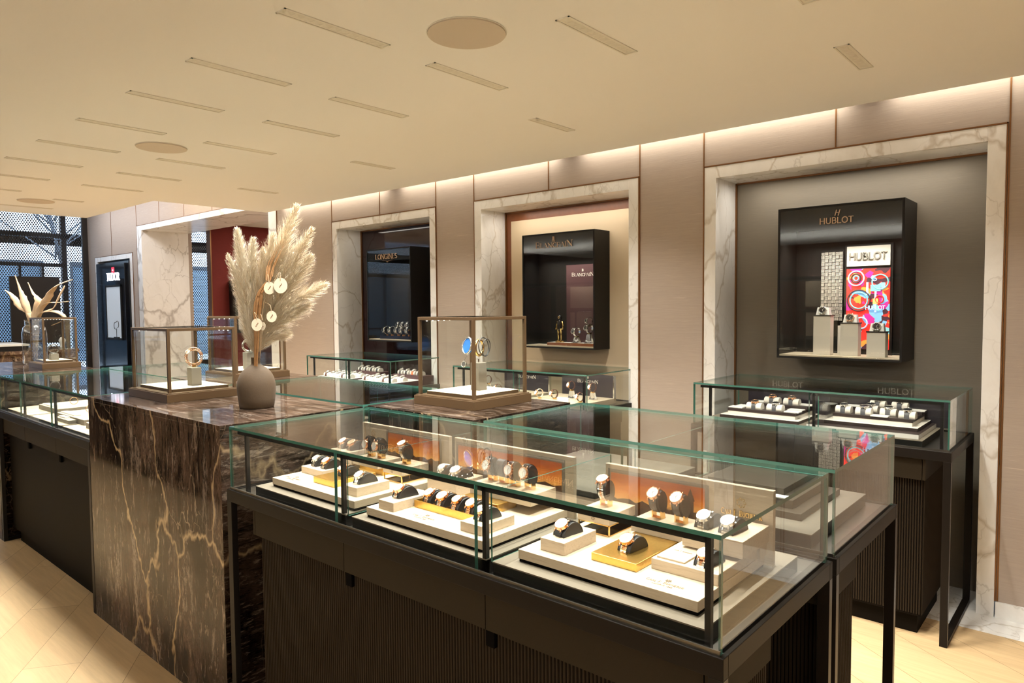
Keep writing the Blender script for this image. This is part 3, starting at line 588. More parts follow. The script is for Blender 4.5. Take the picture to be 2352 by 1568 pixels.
def strap_mesh(prof, w, mat, kind, mat2=None, taper=.8, split=None):
    m = MB(); n = 34 if kind == 'links' else 40; p = resample(prof, n); q = arcpts(p, .0024 if kind == 'links' else .0018)
    for k in range(n):
        if split and split[0] <= k/n <= split[1]: continue
        a, b, c, d = p[k], p[k+1], q[k+1], q[k]
        ww = w*(1-(1-taper)*abs(k/n-.35)*1.4)/2
        if kind == 'links':
            mid = ((c[0]+d[0])/2, (c[1]+d[1])/2); nx = Vector((c[0]-b[0], c[1]-b[1])).normalized()*.0007; mid = (mid[0]+nx.x, mid[1]+nx.y)
            for x0, x1, mt in ((-ww, -ww*.36, mat), (-ww*.30, ww*.30, mat2 or mat), (ww*.36, ww, mat)):
                vs = [(x, *u) for x in (x0, x1) for u in (a, b, c, mid, d)]
                m.add(vs, [(0, 1, 2, 3, 4), (9, 8, 7, 6, 5), (0, 5, 6, 1), (1, 6, 7, 2), (2, 7, 8, 3), (3, 8, 9, 4), (4, 9, 5, 0)], mt)
        else:
            vs = [(x, *u) for x in (-ww, ww) for u in (a, b, c, d)]
            m.add(vs, [(0, 1, 2, 3), (7, 6, 5, 4), (0, 4, 5, 1), (1, 5, 6, 2), (2, 6, 7, 3), (3, 7, 4, 0)], mat, False)
    return m
def head(cy, cz, ny, nz, r, case, dial, bez=None):
    n = Vector((0, ny, nz)).normalized(); c = Vector((0, cy, cz)); s = MB()
    s.cyl(c+n*.0035, n, r, .007, case, 36, r*.97); s.ring(c+n*.007, n, r*.92, r*.085, bez or case, 36, 8)
    t = Vector((0, -n.z, n.y))
    for sx in (-1, 1):
        for st in (-1, 1): s.tube([c+Vector((sx*r*.55, 0, 0))+t*st*r*.75+n*.003, c+Vector((sx*r*.55, 0, 0))+t*st*r*1.25+n*.0005], [r*.14, r*.10], case, 6)
    d = MB(); d.cyl(c+n*.0072, n, r*.86, .0012, dial, 36)
    hands = MB(); top = c+n*.0082
    ink = 'steel_dark' if dial in ('dial_white', 'dial_silver', 'dial_champagne') else 'dial_white'
    for ang, l in ((40, .55), (150, .75)):
        v = Vector((math.sin(R(ang)), 0, 0))+(-t)*math.cos(R(ang)); hands.tube([top, top+v*r*l*.86], [.0005, .0003], ink, 4)
    for k in range(12):
        v = Vector((math.sin(R(30*k)), 0, 0))+(-t)*math.cos(R(30*k)); hands.tube([top+v*r*.66, top+v*r*.80], .00045, ink, 4)
    cr = MB().cyl(c+Vector((r*1.12, 0, 0))+n*.0035, (1, 0, 0), r*.13, r*.22, case, 12)
    return s, d, hands, cr
def watch_saddle(case, dial, smat, kind, smat2=None, r=.0165):
    def f():
        base = arcpts(SAD, .0006); i = 3; c = base[i]; ny, nz = -.52, .85
        cy, cz = c[0]+.002, c[1]+.004
        s, d, h, cr = head(cy, cz, ny, nz, r, case, dial)
        st = strap_mesh(base, .018 if kind == 'links' else .019, smat, kind, smat2, split=(.24, .40))
        return [('case', s), ('dial', d), ('hands', h), ('crown', cr), ('bracelet' if kind == 'links' else 'strap', st)]
    return f
def ell(ry, rz, tilt=.25, n=28, cz=.044):
    return [(ry*math.cos(t)*math.cos(tilt)-rz*math.sin(t)*math.sin(tilt), cz+ry*math.cos(t)*math.sin(tilt)+rz*math.sin(t)*math.cos(tilt)) for t in [2*math.pi*k/n for k in range(n)]]
def stand(w=.030):
    def f():
        a = MB().prism(ell(.019, .028), -w/2, w/2, 'leather_black'); b = MB()
        for sx in (-1, 1): b.box(sx*w*.42-.002, sx*w*.42+.002, -.006, .010, 0, .020, 'gold')
        b.box(-w*.42, w*.42, -.006, .010, 0, .002, 'gold'); return [('pad', a), ('bracket', b)]
    return f
def watch_stand(case, dial, smat, kind, smat2=None, r=.0165, ang=150):
    def f():
        e = ell(.0196, .0286, n=48); e = e[::-1]
        k = min(range(48), key=lambda i: abs(math.degrees(math.atan2(e[i][1]-.044, e[i][0])) % 360-ang)); e = e[k:]+e[:k]+[e[k]]
        a = R(ang); n = Vector((math.cos(a), math.sin(a)))
        s, d, h, cr = head(e[0][0]+n.x*.001, e[0][1]+n.y*.001, n.x, n.y, r, case, dial)
        st = strap_mesh(e, .018, smat, kind, smat2, 1.0, None)
        # leave the strap off behind the case
        return [('case', s), ('dial', d), ('hands', h), ('crown', cr), ('bracelet' if kind == 'links' else 'strap', st)]
    return f
CG = 'curved black watch cushions in the front counter'; WG = 'wristwatches in the front counter'; RZ = R(-6)
def sw(x, y, z, key, spec, lab, where):
    place('watch_cushion', 'curved black leather cushion '+where, 'cushion', 'saddle', saddle(), (x, y, z-.003), CG, RZ)
    place('wristwatch', lab, 'watch', key, watch_saddle(*spec), (x, y, z-.003), WG, RZ)
def stw(x, y, z, key, spec, lab, where, ang=150, rz=RZ):
    place('watch_stand', 'oval black watch stand on gold bracket '+where, 'watch stand', 'stand', stand(), (x, y, z), 'upright watch stands in the front counter', rz)
    if spec: place('wristwatch', lab, 'watch', key+str(ang), watch_stand(*spec, ang=ang), (x, y, z), WG, rz)
ST = ('steel', 'dial_white', 'steel', 'links'); TT = ('rose_gold', 'dial_white', 'steel', 'links', 'rose_gold'); RG = ('rose_gold', 'dial_white', 'leather_gloss', 'strap')
GG = ('rose_gold', 'dial_champagne', 'rose_gold', 'links', 'gold'); GS = ('rose_gold', 'dial_champagne', 'steel', 'links', 'rose_gold'); SL = ('steel', 'dial_silver', 'leather_gloss', 'strap'); SM = ('steel', 'dial_white', 'steel', 'mesh')
BR = 'travertine_block'
def tb(x0, x1, y0, y1, z0, z1, lab, mat='travertine', bev=.0012, name='display_block', extra=None):
    o = T(name, lab, 'display block', ((x0+x1)/2, (y0+y1)/2, z0), 'stone and gold display blocks in the front counter')
    O('block', MB().box(x0, x1, y0, y1, z0, z1, mat), o, bev)
    if extra: extra(o)
    return o
def tray(x0, x1, y0, y1, lab, tx):
    o = T('display_tray', lab, 'display tray', ((x0+x1)/2, (y0+y1)/2, .89), 'travertine trays in the front counter')
    O('slab', MB().box(x0, x1, y0, y1, .8975, .92, 'travertine'), o, .001); O('black_base', MB().box(x0+.002, x1-.002, y0+.002, y1-.002, .89, .8975, 'seam_black'), o)
    m = MB(); text(m, 'CARL F. BUCHERER', (tx, y0+.035, .9202), .0095, 'letter_print', .12, True, .95, .0003, ud=(0, 1, 0), small=True); text(m, 'LUCERNE 1888', (tx, y0+.024, .9202), .005, 'letter_print', .1, False, 1, .0003, ud=(0, 1, 0), track=.15); rosette(m, (tx, y0+.054, .9202), .007, 'letter_print', ud=(0, 1, 0))
    O('lettering', m, o)
for (a, b), lb in zip(((-2.226, -1.705), (-1.675, -1.138), (-1.115, -.574)), ('left', 'middle', 'right')):
    deck(a, b, 1.2, 1.70, 'beige felt riser with black front in the %s bay of the front counter' % lb)
tray(-2.177, -1.712, 1.235, 1.578, 'pale travertine tray in the left bay of the front counter', -2.11)
tray(-1.64, -1.175, 1.225, 1.578, 'pale travertine tray in the middle bay of the front counter', -1.435)
tray(-1.07, -.607, 1.24, 1.578, 'pale travertine tray in the right bay of the front counter', -.70)
# back panels with sunset pictures
def bpanel(x0, x1, px0, px1, lab, logo):
    o = T('backdrop_panel', lab, 'display panel', ((x0+x1)/2, 1.59, .89), 'sunset backdrop panels in the front counter')
    O('board', MB().box(x0, x1, 1.590, 1.604, .89, 1.068, 'travertine'), o, .001)
    O('mat_border', MB().box(px0, px1, 1.5885, 1.590, .922, 1.056, 'stone_taupe'), o)
    f = MB().box(px0+.010, px1-.010, 1.5875, 1.5885, .926, 1.046, 'sunset_print')
    def pl(pts, mt): f.poly([(a, 1.5872, b) for a, b in pts], mt)
    w = px1-px0-.02; bx = px0+.01
    cx = bx+w*(.30 if logo != 'none' else .35)
    if logo == 'right': cx = bx+w*.86
    pl([(cx-.009, .96), (cx+.009, .96), (cx+.009, 1.008), (cx+.012, 1.010), (cx, 1.040), (cx-.012, 1.010), (cx-.009, 1.008)], 'skyline')
    n = 14; pts = [(bx, .928), (bx+w, .928)]+[(bx+w*(1-k/n), .972+.012*abs(math.sin(k*1.9+px0*9))) for k in range(n+1)]; pl(pts, 'skyline')
    for k in range(12): xx = bx+w*(.55+.035*k); pl([(xx, .955), (xx+.003, .955), (xx+.003, .968), (xx, .968)], 'skyline_lit')
    O('picture', f, o)
    if logo == 'right':
        m = MB(); cxx = (px1+x1)/2+.004; text(m, 'CARL F. BUCHERER', (cxx, 1.590, .995), .0135, 'letter_gold', .16, True, .74, .003, small=True); text(m, 'LUCERNE 1888', (cxx, 1.590, .980), .006, 'letter_gold', .13, False, 1, .002, track=.2); rosette(m, (cxx, 1.587, 1.028), .012, 'letter_gold'); O('lettering', m, o)
    if logo == 'left':
        m = MB(); cxx = (x0+px0)/2; rosette(m, (cxx, 1.587, 1.033), .012, 'letter_gold'); text(m, 'CARL F. BUCHERER', (cxx, 1.590, 1.0), .0115, 'letter_gold', .16, True, .74, .003, small=True); O('lettering', m, o)
bpanel(-2.143, -1.672, -2.0, -1.709, 'stone backdrop panel with orange sunset picture and gold emblem, left bay', 'left')
bpanel(-1.646, -1.161, -1.637, -1.192, 'stone backdrop panel filled by a wide orange sunset picture, middle bay', 'none')
bpanel(-1.053, -.592, -1.044, -.751, 'stone backdrop panel with sunset picture and gold lettering, right bay', 'right')
def cage(x0, x1, y0, y1, z0, z1, lab):
    o = T('gold_cage', lab, 'display stand', ((x0+x1)/2, (y0+y1)/2, z0), 'gold cages carrying drawer boxes'); m = MB(); r = .0016
    for x in (x0, x1):
        for y in (y0, y1): m.box(x-r, x+r, y-r, y+r, z0, z1, 'gold')
    for z in (z0+r, z1-r):
        for y in (y0, y1): m.box(x0, x1, y-r, y+r, z-r, z+r, 'gold')
        for x in (x0, x1): m.box(x-r, x+r, y0, y1, z-r, z+r, 'gold')
    O('wire_frame', m, o); O('smoked_glass', MB().pane(x0+.002, x1-.002, y0+.003, y1-.003, z0+.001, z0+.003, 'dark_glass', 'dark_glass'), o)
def drawer(x0, x1, y0, y1, z0, z1, lab):
    def ex(o):
        m = MB().box(x0+.004, x1-.004, y0-.0006, y0, z1-.006, z1-.005, 'seam_black'); rosette(m, ((x0+x1)/2, y0-.0005, (z0+z1)/2-.002), .005, 'letter_print'); O('drawer_front', m, o)
    tb(x0, x1, y0, y1, z0, z1, lab, extra=ex)
# right bay
tb(-1.027, -.956, 1.271, 1.402, .92, .95, 'small travertine block at the front left corner of the right bay')
sw(-.992, 1.335, .95, 'RG', RG, 'rose gold watch on shiny black strap at the front left of the right bay', 'under the rose gold watch, front left of the right bay')
tb(-.896, -.777, 1.293, 1.50, .92, .938, 'flat brushed gold block in the middle of the right bay', 'gold_brushed')
sw(-.836, 1.375, .938, 'TT', TT, 'large white dial watch with two-tone bracelet on the flat gold block', 'on the flat gold block, right bay')
tb(-.765, -.609, 1.335, 1.54, .92, .944, 'low travertine block holding a card, at the right end of the front counter')
o = T('stone_card', 'thin engraved stone card lying on the low block at the right end', 'card', (-.715, 1.40, .944)); O('plate', MB().box(-.757, -.690, 1.345, 1.46, .944, .948, 'travertine'), o, .0006)
m = MB(); text(m, 'CARL F. BUCHERER', (-.722, 1.40, .9481), .005, 'letter_print', .12, True, .9, .0003, ud=(0, 1, 0), small=True); O('lettering', m, o)
sw(-.652, 1.385, .944, 'ST', ('rose_gold', 'dial_white', 'steel', 'links', 'rose_gold', .014), 'small two-tone bracelet watch behind the black post at the right corner', 'on the low block at the right corner')
tb(-.74, -.597, 1.43, 1.578, .952, .990, 'tall travertine block holding two steel watches at the back right of the right bay')
tb(-.735, -.602, 1.54, 1.577, .92, .952, 'narrow travertine support under the tall back right block')
sw(-.704, 1.492, .990, 'STa', ST, 'steel bracelet watch, left one of the pair on the tall back right block', 'left one on the tall back right block')
sw(-.645, 1.490, .990, 'STa', ST, 'steel bracelet watch, right one of the pair on the tall back right block', 'right one on the tall back right block')
tb(-.905, -.748, 1.48, 1.577, .938, .968, 'travertine block below the orange picture with two black strap watches, right bay'); tb(-.90, -.752, 1.50, 1.577, .92, .938, 'gold plinth under the block with the two black strap watches', 'gold_brushed')
stw(-.858, 1.530, .968, 'RGs', RG, 'white dial watch on black strap, left of the two before the right picture', 'left of the two before the right sunset picture', 135)
stw(-.795, 1.530, .968, 'RGs', RG, 'white dial watch on black strap, right of the two before the right picture', 'right of the two before the right sunset picture', 135)
cage(-1.042, -.950, 1.45, 1.567, .92, .949, 'gold wire cage with smoked glass base in the right bay'); drawer(-1.045, -.947, 1.447, 1.57, .949, .975, 'travertine drawer box on the gold cage in the right bay')
stw(-1.003, 1.515, .975, 'TTs', TT, 'two-tone bracelet watch raised on the right drawer box', 'on the right drawer box', 115)
# middle bay
tb(-1.602, -1.535, 1.240, 1.389, .92, .946, 'small travertine block at the front left of the middle bay')
sw(-1.568, 1.312, .946, 'TT', TT, 'two-tone bracelet watch alone at the front left of the middle bay', 'at the front left of the middle bay')
o = T('gold_trough', 'open brushed gold trough holding four watches in the middle bay', 'display stand', (-1.4, 1.36, .92))
O('box', MB().box(-1.53, -1.28, 1.313, 1.317, .92, .941, 'gold_brushed').box(-1.53, -1.28, 1.406, 1.41, .92, .941, 'gold_brushed').box(-1.53, -1.526, 1.317, 1.406, .92, .941, 'gold_brushed').box(-1.284, -1.28, 1.317, 1.406, .92, .941, 'gold_brushed').box(-1.526, -1.284, 1.317, 1.406, .92, .926, 'gold_brushed'), o)
for k, (x, sp, ky, lb) in enumerate(((-1.492, GS, 'GS', 'champagne dial watch, first from the left in the gold trough'), (-1.437, ('rose_gold', 'dial_champagne', 'steel', 'links', 'rose_gold', .018), 'GSb', 'large champagne dial watch, second in the gold trough'), (-1.378, ('rose_gold', 'dial_champagne', 'rose_gold', 'links', 'steel', .0145), 'GSc', 'small rose gold watch, third in the gold trough'), (-1.322, GG, 'GG', 'all rose gold bracelet watch, last on the right in the gold trough'))):
    sw(x, 1.362, .936, ky, sp, lb, ('first', 'second', 'third', 'fourth')[k]+' from the left in the gold trough')
tb(-1.277, -1.201, 1.250, 1.378, .92, .945, 'small travertine block at the front right of the middle bay')
sw(-1.238, 1.312, .945, 'ST', ('steel', 'dial_white', 'steel', 'links', 'steel', .015), 'small steel bracelet watch behind the black post at the front right of the middle bay', 'at the front right of the middle bay')
tb(-1.632, -1.505, 1.455, 1.577, .92, .966, 'tall travertine block with two steel watches at the back left of the middle bay')
sw(-1.600, 1.515, .966, 'SB', ('steel', 'dial_silver', 'steel', 'links', None, .0145), 'smaller silver dial steel watch, left on the tall middle bay block', 'left on the tall middle bay block')
sw(-1.540, 1.515, .966, 'SC', ('steel', 'dial_silver', 'steel', 'links', None, .0185), 'larger silver dial steel watch, right on the tall middle bay block', 'right on the tall middle bay block')
tb(-1.45, -1.30, 1.42, 1.50, .92, .944, 'low brushed gold plinth at the back of the middle bay', 'gold_brushed'); tb(-1.450, -1.215, 1.462, 1.577, .944, .976, 'long travertine block with four oval stands at the back of the middle bay')
stw(-1.412, 1.52, .976, 'RGt', RG, 'rose gold watch on a black strap, left one on the long middle block', 'leftmost on the long middle block', 165)
stw(-1.366, 1.52, .976, '', None, '', 'without a watch, second on the long middle block')
stw(-1.318, 1.515, .976, 'RGt', RG, 'rose gold watch on a black strap, centre one on the long middle block', 'third on the long middle block', 165)
stw(-1.262, 1.515, .976, 'RGt', RG, 'rose gold watch on a black strap, right one on the long middle block', 'rightmost on the long middle block', 165)
# left bay
tb(-2.165, -2.035, 1.34, 1.46, .92, .943, 'travertine block with two steel watches at the left of the left bay')
sw(-2.122, 1.397, .943, 'STd', ('steel', 'dial_silver', 'steel', 'links', None, .0145), 'steel watch, left of the pair at the left end of the counter', 'left of the pair at the left end of the counter')
sw(-2.062, 1.397, .943, 'TTd', ('rose_gold', 'dial_white', 'steel', 'links', 'steel', .0155), 'steel watch with gold bezel, right of the pair at the left end', 'right of the pair at the left end')
tb(-2.010, -1.893, 1.288, 1.455, .92, .940, 'flat brushed gold block in the left bay', 'gold_brushed')
sw(-1.935, 1.378, .940, 'RG', RG, 'rose gold watch on black strap on the flat gold block of the left bay', 'on the flat gold block of the left bay')
tb(-1.822, -1.745, 1.268, 1.396, .92, .948, 'small travertine block at the front right of the left bay')
sw(-1.785, 1.332, .948, 'SM', SM, 'white dial watch with a smooth mesh band at the front right of the left bay', 'at the front right of the left bay')
tb(-2.168, -2.055, 1.465, 1.577, .92, .984, 'tall travertine block at the back left of the left bay')
sw(-2.137, 1.521, .984, 'TTe', TT, 'two-tone watch, left one on the tallest block of the left bay', 'left one on the tallest left bay block')
sw(-2.083, 1.521, .984, 'GGe', GS, 'gold dial watch, right one on the tallest block of the left bay', 'right one on the tallest left bay block')
tb(-2.046, -1.905, 1.473, 1.577, .944, .968, 'travertine block with two strap watches before the emblem panel'); tb(-2.03, -1.90, 1.49, 1.577, .92, .944, 'gold plinth beneath the strap watch block of the left bay', 'gold_brushed')
stw(-2.008, 1.525, .968, 'RGu', RG, 'white dial watch on black strap, left of two before the left emblem panel', 'left of two before the emblem panel', 172)
stw(-1.952, 1.525, .968, 'RGu', RG, 'white dial watch on black strap, right of two before the left emblem panel', 'right of two before the emblem panel', 172)
cage(-1.852, -1.762, 1.46, 1.572, .92, .946, 'gold wire cage with smoked glass base in the left bay'); drawer(-1.856, -1.758, 1.457, 1.575, .946, .970, 'travertine drawer box on the gold cage in the left bay')
stw(-1.808, 1.518, .970, 'SMs', ('rose_gold', 'dial_white', 'steel', 'mesh'), 'watch with a smooth steel band on the left drawer box', 'on the left drawer box', 120)
# ---------------- second counter contents ----------------
deck(-1.70, -1.19, 1.86, 2.40, 'beige felt riser at the left of the second glass counter', 'deck_dark'); deck(-1.10, -.60, 1.88, 2.40, 'beige felt riser at the right of the second glass counter', 'deck_dark')
for k, (z0, z1, i) in enumerate(((.89, .91, 0), (.91, .935, .035), (.935, .955, .075))):
    o = T('stepped_tray', ('bottom', 'middle', 'top')[k]+' dark step of the stepped display in the second counter', 'display tray', (-.83, 2.15, z0), 'dark stepped trays of the second counter'); O('tray', MB().box(-1.05+i, -.66-i, 1.98+i, 2.34, z0, z1, 'bronze_satin'), o, .001)
for k in range(3):
    o = T('white_card', ('left', 'centre', 'right')[k]+' white card on the dark stepped display of the second counter', 'card', (-.9+.08*k, 2.1, .935), 'white cards in the second counter'); O('card', MB().box(-.96+.09*k, -.89+.09*k, 2.02, 2.05, .935, .937, 'card_white'), o)
# ---------------- white cushion watches (far counters) ----------------
HP = [(-.026, 0), (-.026, .012)]+[(.026*math.cos(R(180-15*k)), .014+.020*math.sin(R(180-15*k))) for k in range(1, 12)]+[(.026, .012), (.026, 0)]
def whitecush(w=.062):
    def f(): return [('pad', MB().prism(HP, -w/2, w/2, 'cushion_white'))]
    return f
def hubwatch(case='steel', r=.019, strap='strap_grey', dial='dial_black'):
    def f():
        base = arcpts(HP, .0006); s, d, h, cr = head(-.004, .036, -.25, .97, r, case, dial)
        return [('case', s), ('dial', d), ('crown', cr), ('strap', strap_mesh(base, .022, strap, 'strap', None, .9))]
    return f
def cw(x, y, z, lab, clab, grp, case='steel', strap='strap_grey', dial='dial_black', rz=0, w=.062, r=.019, cg=None):
    place('watch_cushion', clab, 'cushion', 'wc%.3f' % w, whitecush(w), (x, y, z), (cg or grp+' cushions'), rz)
    place('wristwatch', lab, 'watch', 'hw'+case+strap+dial+str(r), hubwatch(case, r, strap, dial), (x, y, z), grp, rz)
def hubstack(x0, x1, yf, lab, slab=False):
    deck(x0-.05, x1+.04, 3.51, 3.98, 'beige felt deck under the %s white and ebony stack, grey niche counter' % lab, z=.885)
    z = .885
    if slab: o = T('display_block', 'long white drawer unit under the right watch display of the grey niche counter', 'display tray', (x0, 3.6, z)); O('drawer', MB().box(x0-.06, x1+.02, 3.54, 3.95, z, z+.020, 'card_white', top='macassar'), o); z += .020
    def lay(nm, a, b, c, d, e, f, mt, w): o = T('watch_tray', '%s of the %s watch display before the grey niche' % (nm, w), 'display tray', ((a+b)/2, c, e), 'stacked ebony and white trays'); O('tray', MB().box(a, b, c, d, e, f, mt, top='tray_white' if mt == 'macassar' and 'lower' in nm else mt), o, .0008)
    lay('lower dark tray', x0, x1, yf, 3.93, z, z+.016, 'macassar', lab); lay('white middle tier', x0+.03, x1-.03, yf+.04, 3.93, z+.016, z+.034, 'tray_white', lab); lay('upper dark tray', x0+.028, x1-.028, yf+.038, 3.93, z+.034, z+.050, 'macassar', lab); lay('back dark step', x0+.06, x1-.02, yf+.20, 3.93, z+.050, z+.066, 'macassar', lab)
    return z+.050
zl = hubstack(-1.64, -1.22, 3.60, 'left'); zr = hubstack(-1.10, -.69, 3.62, 'right', True)
for x, y, dz, lb in ((-1.475, 3.68, 0, 'front left'), (-1.365, 3.68, 0, 'front right'), (-1.44, 3.84, .016, 'back left'), (-1.335, 3.84, .016, 'back right')):
    cw(x, y, zl+dz, '%s watch with grey strap on the left display before the grey niche' % lb, 'white rounded cushion under the %s watch of the left display' % lb, 'watches on the left display before the grey niche', 'rose_gold' if 'right' not in lb or 'back' in lb else 'steel', w=.080)
for x, y, dz, lb in ((-1.03, 3.70, 0, 'front leftmost'), (-.935, 3.69, 0, 'front second'), (-.835, 3.73, 0, 'front third'), (-.745, 3.69, 0, 'front rightmost'), (-.93, 3.79, 0, 'inner middle'), (-.915, 3.87, .016, 'back left'), (-.815, 3.87, .016, 'back right')):
    cw(x, y, zr+dz, '%s steel watch with grey strap on the right display before the grey niche' % lb, 'white rounded cushion under the %s watch of the right display' % lb, 'watches on the right display before the grey niche', w=.070)
for k, (x, y, z, lb) in enumerate(((-1.575, 3.68, zl, 'at the left front of the left display'), (-1.56, 3.75, zl, 'behind the first white pad of the left display'), (-1.275, 3.68, zl, 'at the right front of the left display'), (-1.285, 3.76, zl, 'at the right back of the left display'), (-1.50, 3.86, zl+.016, 'at the back left of the left display'), (-1.27, 3.87, zl+.016, 'at the back right corner of the left display'), (-.86, 3.675, zr, 'at the front of the right display'), (-1.02, 3.85, zr+.016, 'at the back left of the right display'), (-.74, 3.86, zr+.016, 'at the back right of the right display'))):
    o = T('white_pad', 'flat white pad '+lb, 'pad', (x, y, z), 'flat white pads before the grey niche'); O('pad', MB().box(x-.038, x+.038, y-.028, y+.028, z, z+.004, 'card_white'), o)
for x0, x1, lb in ((-1.62, -1.17, 'left'), (-1.08, -.62, 'right')):
    o = T('name_panel', 'dark striped panel with white letters on top, %s half of the grey niche counter' % lb, 'display panel', ((x0+x1)/2, 3.95, .885), 'name panels of the grey niche counter')
    O('board', MB().box(x0, x1, 3.94, 3.955, .885, 1.036, 'dark_panel'), o); m = MB(); text(m, 'HUBLOT', ((x0+x1)/2, 3.945, 1.036), .027, 'letter_light', .17, False, 1.25, .006, track=.12); O('lettering', m, o)
# cream niche counter
for x0, x1, lb in ((-3.50, -3.04, 'left'), (-2.96, -2.50, 'right')):
    o = T('display_tray', 'brightly lit cream tray in the %s half of the cream niche counter' % lb, 'display tray', ((x0+x1)/2, 3.7, ZG-.004), 'lit trays of the cream niche counter'); O('tray', MB().box(x0, x1, 3.50, 3.90, ZG-.004, .886, 'deck_cream'), o, .001)
    o = T('name_panel', 'dark panel with small serif lettering, %s half of the cream niche counter' % lb, 'display panel', ((x0+x1)/2, 3.86, .886), 'name panels of the cream niche counter')
    O('board', MB().box(x0+.03, x1, 3.88, 3.892, .886, 1.035, 'dark_panel'), o); O('border', MB().box(x1-.006, x1+.003, 3.872, 3.895, .886, 1.035, 'steel'), o)
    m = MB(); text(m, 'BLANCPAIN', ((x0+x1)/2+.02, 3.88, .975), .022, 'letter_light', .14, True, 1.36, .002, small=2); text(m, 'JB', ((x0+x1)/2+.02, 3.88, 1.005), .014, 'letter_light', .16, True, .7, .002); O('lettering', m, o)
def ringwatch(case, strap, dial='dial_white'):
    def f():
        s, d, h, cr = head(-.024, .040, -.95, .3, .016, case, dial); st = MB()
        n = 28
        for k in range(n):
            a0, a1 = 2*math.pi*k/n, 2*math.pi*(k+1)/n; p = []
            for x in (-.008, .008):
                for rr in (1, 1.1):
                    for a in (a0, a1): p.append((x, .022*rr*math.cos(a), .036+.027*rr*math.sin(a)))
            st.add(p, [(0, 1, 3, 2), (4, 6, 7, 5), (0, 4, 5, 1), (2, 3, 7, 6)], strap)
        b = MB().box(-.010, .010, -.008, .008, 0, .010, 'gold'); return [('case', s), ('dial', d), ('strap', st), ('foot', b)]
    return f
def acr(w=.018, h=.05):
    def f():
        a = MB(); b0, b1 = w, w*.62
        a.add([(-b0, -b0, 0), (b0, -b0, 0), (b0, b0, 0), (-b0, b0, 0), (-b1, -b1, h), (b1, -b1, h), (b1, b1, h), (-b1, b1, h)], [(0, 3, 2, 1), (4, 5, 6, 7), (0, 1, 5, 4), (1, 2, 6, 5), (2, 3, 7, 6), (3, 0, 4, 7)], 'clear_acrylic'); a.box(-b0*1.3, b0*1.3, -b0*1.3, b0*1.3, -.0005, .003, 'steel'); return [('block', a)]
    return f
for x, y, acz, case, strap, lb in ((-3.43, 3.66, .05, 'rose_gold', 'leather_brown', 'leftmost, on a clear block'), (-3.30, 3.62, 0, 'rose_gold', 'leather_brown', 'second from the left'), (-2.89, 3.58, 0, 'rose_gold', 'cream_panel', 'third, with tan strap'), (-2.79, 3.61, 0, 'rose_gold', 'leather_brown', 'fourth, brown strap'), (-2.73, 3.72, .05, 'rose_gold', 'leather_brown', 'fifth, raised on a clear block'), (-2.575, 3.74, .045, 'rose_gold', 'leather_brown', 'rightmost, on a clear block'), (-2.56, 3.58, 0, 'rose_gold', 'leather_brown', 'behind the corner post')):
    if acz: place('acrylic_block', 'clear tapered acrylic block under the watch, %s' % lb, 'stand', 'acr', acr(), (x, y, .887), 'clear blocks of the cream niche counter')
    place('wristwatch', 'upright strap watch in the cream niche counter, %s' % lb, 'watch', 'rw'+strap, ringwatch(case, strap), (x, y, .886+acz), 'upright watches of the cream niche counter', R(-25))
tag(O('price_card', MB().box(-2.71, -2.62, 3.535, 3.545, .886, .915, 'card_white')), 'small white card standing in the cream niche counter', 'card')
# dark red niche counter
k = 0
for x0, x1, lb in ((-5.36, -4.90, 'left'), (-4.80, -4.33, 'right')):
    o = T('display_tray', 'white tray with a patterned burgundy front, %s half of the dark niche counter' % lb, 'display tray', ((x0+x1)/2, 3.7, ZG), 'burgundy fronted trays'); m = MB().box(x0, x1, 3.49, 3.95, ZG-.004, .895, 'burgundy', top='card_white')
    for r_ in range(3):
        for c_ in range(12): m.box(x0+.02+c_*.036+(r_ % 2)*.014, x0+.034+c_*.036+(r_ % 2)*.014, 3.487, 3.49, .862+r_*.010, .866+r_*.010, 'card_white')
    O('tray', m, o); m = MB(); m.tube([(x0+.17, 3.486, .885), (x0+.21, 3.485, .880), (x0+.23, 3.485, .874), (x0+.25, 3.485, .880), (x0+.29, 3.486, .885)], [.001, .004, .006, .004, .001], 'steel', 6, flat=.5); O('emblem', m, o)
    o = T('back_step', 'dark raised back step, %s half of the dark niche counter' % lb, 'display tray', ((x0+x1)/2, 3.9, .895), 'dark back steps'); O('step', MB().box(x0+.08, x1, 3.83, 3.95, .895, .925, 'burgundy'), o)
    for r_ in range(2):
        for c_ in range(5):
            x = x0+.08+c_*.080; y = 3.56+r_*.11; row = ('front', 'second')[r_]
            cw(x, y, .895, 'pale watch, %s row, %s half of the dark niche counter, %s from left' % (row, lb, nm[c_]), 'white cushion, %s row, %s half of the dark niche counter, %s from left' % (row, lb, nm[c_]), 'watches in rows before the dark red niche', 'steel', 'cushion_white' if (c_+r_) % 3 else 'leather_brown', 'dial_silver', w=.072)
    for c_ in range(4):
        x = x0+.14+c_*.080; cw(x, 3.885, .925, 'dark strap watch, back row, %s half of dark niche counter, %s from left' % (lb, nm[c_]), 'white cushion, back row, %s half of dark niche counter, %s from left' % (lb, nm[c_]), 'watches in the raised back rows before the dark red niche', 'steel', 'strap_orange' if (lb == 'right' and c_ == 2) else 'leather_black', 'dial_silver', w=.062)
